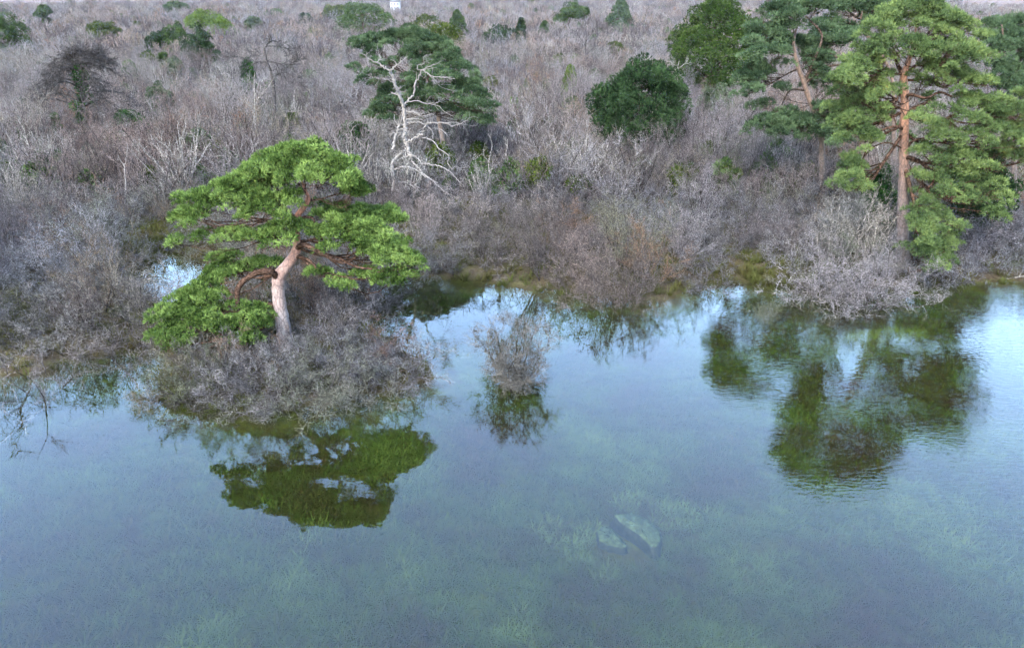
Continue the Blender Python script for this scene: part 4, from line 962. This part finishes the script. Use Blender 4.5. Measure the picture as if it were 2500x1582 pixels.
lite |= (np.exp(-(((xx - mound[0]) * .95 + (yy - mound[1]) * .45) / 2.4) ** 2 - (((yy - mound[1]) - (xx - mound[0]) * .25) / .75) ** 2) > .35) & (rng.uniform(0, 1, n) < .8)
vi = np.where(lite, 4, rng.integers(0, 4, n)); s0 = rng.uniform(.5, 1.15, n)
flow = .5 + .6 * wob(xx, yy, .2)
scatter('submerged_grass', np.stack([xx, yy, zz - .01], 1), wv_, vi, np.stack([np.full(n, .25), 0 * xx, flow + rng.normal(0, .9, n)], 1), np.stack([s0, s0, np.minimum(s0, np.maximum(.2, -zz * 1.6))], 1),
        'olive and brown grass swaying on the flooded lake bed', 'grass')
bv = [tuft_mesh(20 + i, M['bankgrass'], 40, .6, .014, .6) for i in range(3)]
n = 30000; yy = rng.uniform(27, 62, n); xx = rng.uniform(-1, 1, n) * 46
kk = in_view(xx, yy, 2); xx, yy = xx[kk], yy[kk]; sh = shore(xx, yy)
cl = np.zeros(len(xx), bool)
for c_, q in zip(clear, rad_): cl |= np.hypot(xx - c_[0], (yy - c_[1]) * .8) < q * 1.25
kk = (sh > -.25) & (cl | (rng.uniform(0, 1, len(xx)) < .22)); xx, yy = xx[kk], yy[kk]; n = len(xx); s0 = rng.uniform(.6, 1.2, n)
scatter('bank_grass', np.stack([xx, yy, height(xx, yy) - .02], 1), bv, rng.integers(0, 3, n), np.stack([0 * xx, 0 * xx, rng.uniform(0, 6.28, n)], 1), np.stack([s0, s0, s0], 1),
        'tussocky olive grass along the flooded banks', 'grass')

# ------------------------------------------------------------------ stones under water, driftwood, far house
sm_, n = mat('algae_covered_stone')
geo = node(n, 'ShaderNodeNewGeometry'); f = noise(n, geo.outputs['Position'], 4.5, 5, .65); f2 = noise(n, geo.outputs['Position'], 22, 3)
c = ramp(n, f, [(.32, (.006, .008, .005)), (.5, (.012, .0165, .008)), (.66, (.021, .028, .015))]); c = mixc(n, 1.0, c, ramp(n, f2, [(.3, (.6, .6, .6)), (.6, (1.2, 1.2, 1.2))]), 'MULTIPLY')
b = node(n, 'ShaderNodeBsdfDiffuse'); n.links.new(c, b.inputs[0]); out(n, b.outputs[0])
side_, n = mat('stone_flank_painted_shade'); geo = node(n, 'ShaderNodeNewGeometry')  # shade of the gap round the slabs, painted dark onto their flared sides
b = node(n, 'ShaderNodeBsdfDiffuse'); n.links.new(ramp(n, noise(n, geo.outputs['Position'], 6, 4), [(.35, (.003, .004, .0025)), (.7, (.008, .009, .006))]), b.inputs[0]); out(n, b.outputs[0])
def slab(name, label, outline, ztop, seed, tilt):
    r = np.random.default_rng(seed)
    q = np.array([G(*p, ztop) for p in outline]); c = q.mean(0)
    k = 40; ring = smooth_line(np.vstack([q, q[:1]]), k + 1)[:-1] - c; ring[:, 2] = 0
    V = []; F = []
    for f_, dz in ((1.2, -.55), (1.1, -.26), (1.02, -.05), (.93, 0), (.6, .02), (.3, .03)):
        p_ = ring * f_ + r.normal(0, .018, ring.shape) + [0, 0, dz]; p_[:, 2] += p_[:, 0] * tilt[0] + p_[:, 1] * tilt[1]; V.append(p_)
    V.append(np.array([[0, 0, .03]])); V = np.concatenate(V)
    for a in range(5):
        for j in range(k): F.append((a * k + j, a * k + (j + 1) % k, (a + 1) * k + (j + 1) % k, (a + 1) * k + j))
    F3 = np.array([(5 * k + j, 5 * k + (j + 1) % k, 6 * k) for j in range(k)])
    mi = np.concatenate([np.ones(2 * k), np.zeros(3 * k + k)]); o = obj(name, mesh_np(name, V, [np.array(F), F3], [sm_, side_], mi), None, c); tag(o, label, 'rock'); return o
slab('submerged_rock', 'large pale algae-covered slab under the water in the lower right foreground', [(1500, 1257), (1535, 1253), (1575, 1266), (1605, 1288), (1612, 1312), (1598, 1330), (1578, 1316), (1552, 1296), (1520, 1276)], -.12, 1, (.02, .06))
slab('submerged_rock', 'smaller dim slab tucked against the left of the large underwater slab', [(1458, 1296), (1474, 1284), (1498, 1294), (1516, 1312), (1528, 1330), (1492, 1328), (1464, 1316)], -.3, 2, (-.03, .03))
T = Tubes(); a = G(2455, 683); b2 = G(2560, 678); T.line(smooth_line([a + [0, 0, .03], (a + b2) / 2 + [0, .1, .16], b2 + [0, 0, .2]], 12), np.linspace(.03, .09, 12), 7)
Q, RQ = grow(np.random.default_rng(2), smooth_line([a, (a + b2) / 2 + [0, 0, .15], b2], 8)[None], np.linspace(.05, .08, 8)[None], 5, (.5, 1.0), 4, .6, .1, .2, .2, .4, .012); T.add(Q, RQ, 4)
tag(obj('fallen_branch', T.mesh('fallen_branch', M['pale'])), 'pale fallen branch lying at the waterline by the right edge', 'branch')

def box(x0, x1, y0, y1, z0, z1):
    V = np.array([[x0, y0, z0], [x1, y0, z0], [x1, y1, z0], [x0, y1, z0], [x0, y0, z1], [x1, y0, z1], [x1, y1, z1], [x0, y1, z1]], float)
    F = np.array([[0, 3, 2, 1], [4, 5, 6, 7], [0, 1, 5, 4], [1, 2, 6, 5], [2, 3, 7, 6], [3, 0, 4, 7]]); return V, F
def plain(name, col, rough=.8):
    m, n = mat(name); geo = node(n, 'ShaderNodeNewGeometry'); f = noise(n, geo.outputs['Position'], 1.5, 3)
    c = mixc(n, 1.0, col, ramp(n, f, [(.3, (.88, .88, .88)), (.7, (1.06, 1.06, 1.06))]), 'MULTIPLY')
    b = node(n, 'ShaderNodeBsdfPrincipled'); b.inputs['Roughness'].default_value = rough; n.links.new(c, b.inputs['Base Color']); out(n, b.outputs[0]); return m
Yh = 700; hp = P(963, 5, Yh); gz = float(height(hp[:1], hp[1:2])[0])
th = thing('house', 'tiny white house among the trees on the skyline, upper left of centre', 'house', (hp[0], Yh, gz))
hz = hp[2] - gz - .3
mw, mroof, mglass = plain('white_render', (.11, .115, .125)), plain('slate_roof', (.03, .03, .035)), plain('dark_window', (.008, .009, .012), .3)
V, F = box(-4, 4, 0, 7, -1, hz); obj('wall', mesh_np('wall', V, F, mw), th)
V = np.array([[-4.4, -.4, hz], [4.4, -.4, hz], [4.4, 7.4, hz], [-4.4, 7.4, hz], [-4.4, 3.5, hz + 3], [4.4, 3.5, hz + 3]], float)
obj('roof', mesh_np('roof', V, [np.array([[0, 1, 5, 4], [2, 3, 4, 5], [0, 3, 2, 1]]), np.array([[0, 4, 3], [1, 2, 5]])], mroof), th)
wmesh = mesh_np('window', *box(-.6, .6, -.06, .03, -.8, .8), mglass)
for zz_ in (hz - 1.6, hz - 4.4):
    for xx_ in (-2.6, 0, 2.6): obj('window', wmesh, th, (xx_, 0, zz_))

# ------------------------------------------------------------------ the air
hm_, n = mat('thin_haze')
pv = node(n, 'ShaderNodeVolumePrincipled'); pv.inputs['Color'].default_value = (.86, .88, 1, 1); pv.inputs['Density'].default_value = .00003
o_ = n.nodes.new('ShaderNodeOutputMaterial'); n.links.new(pv.outputs[0], o_.inputs['Volume'])
V, F = box(-1650, 1650, -60, 2750, -3, 75)
tag(obj('haze', mesh_np('haze', V, F, hm_)), kind='stuff')
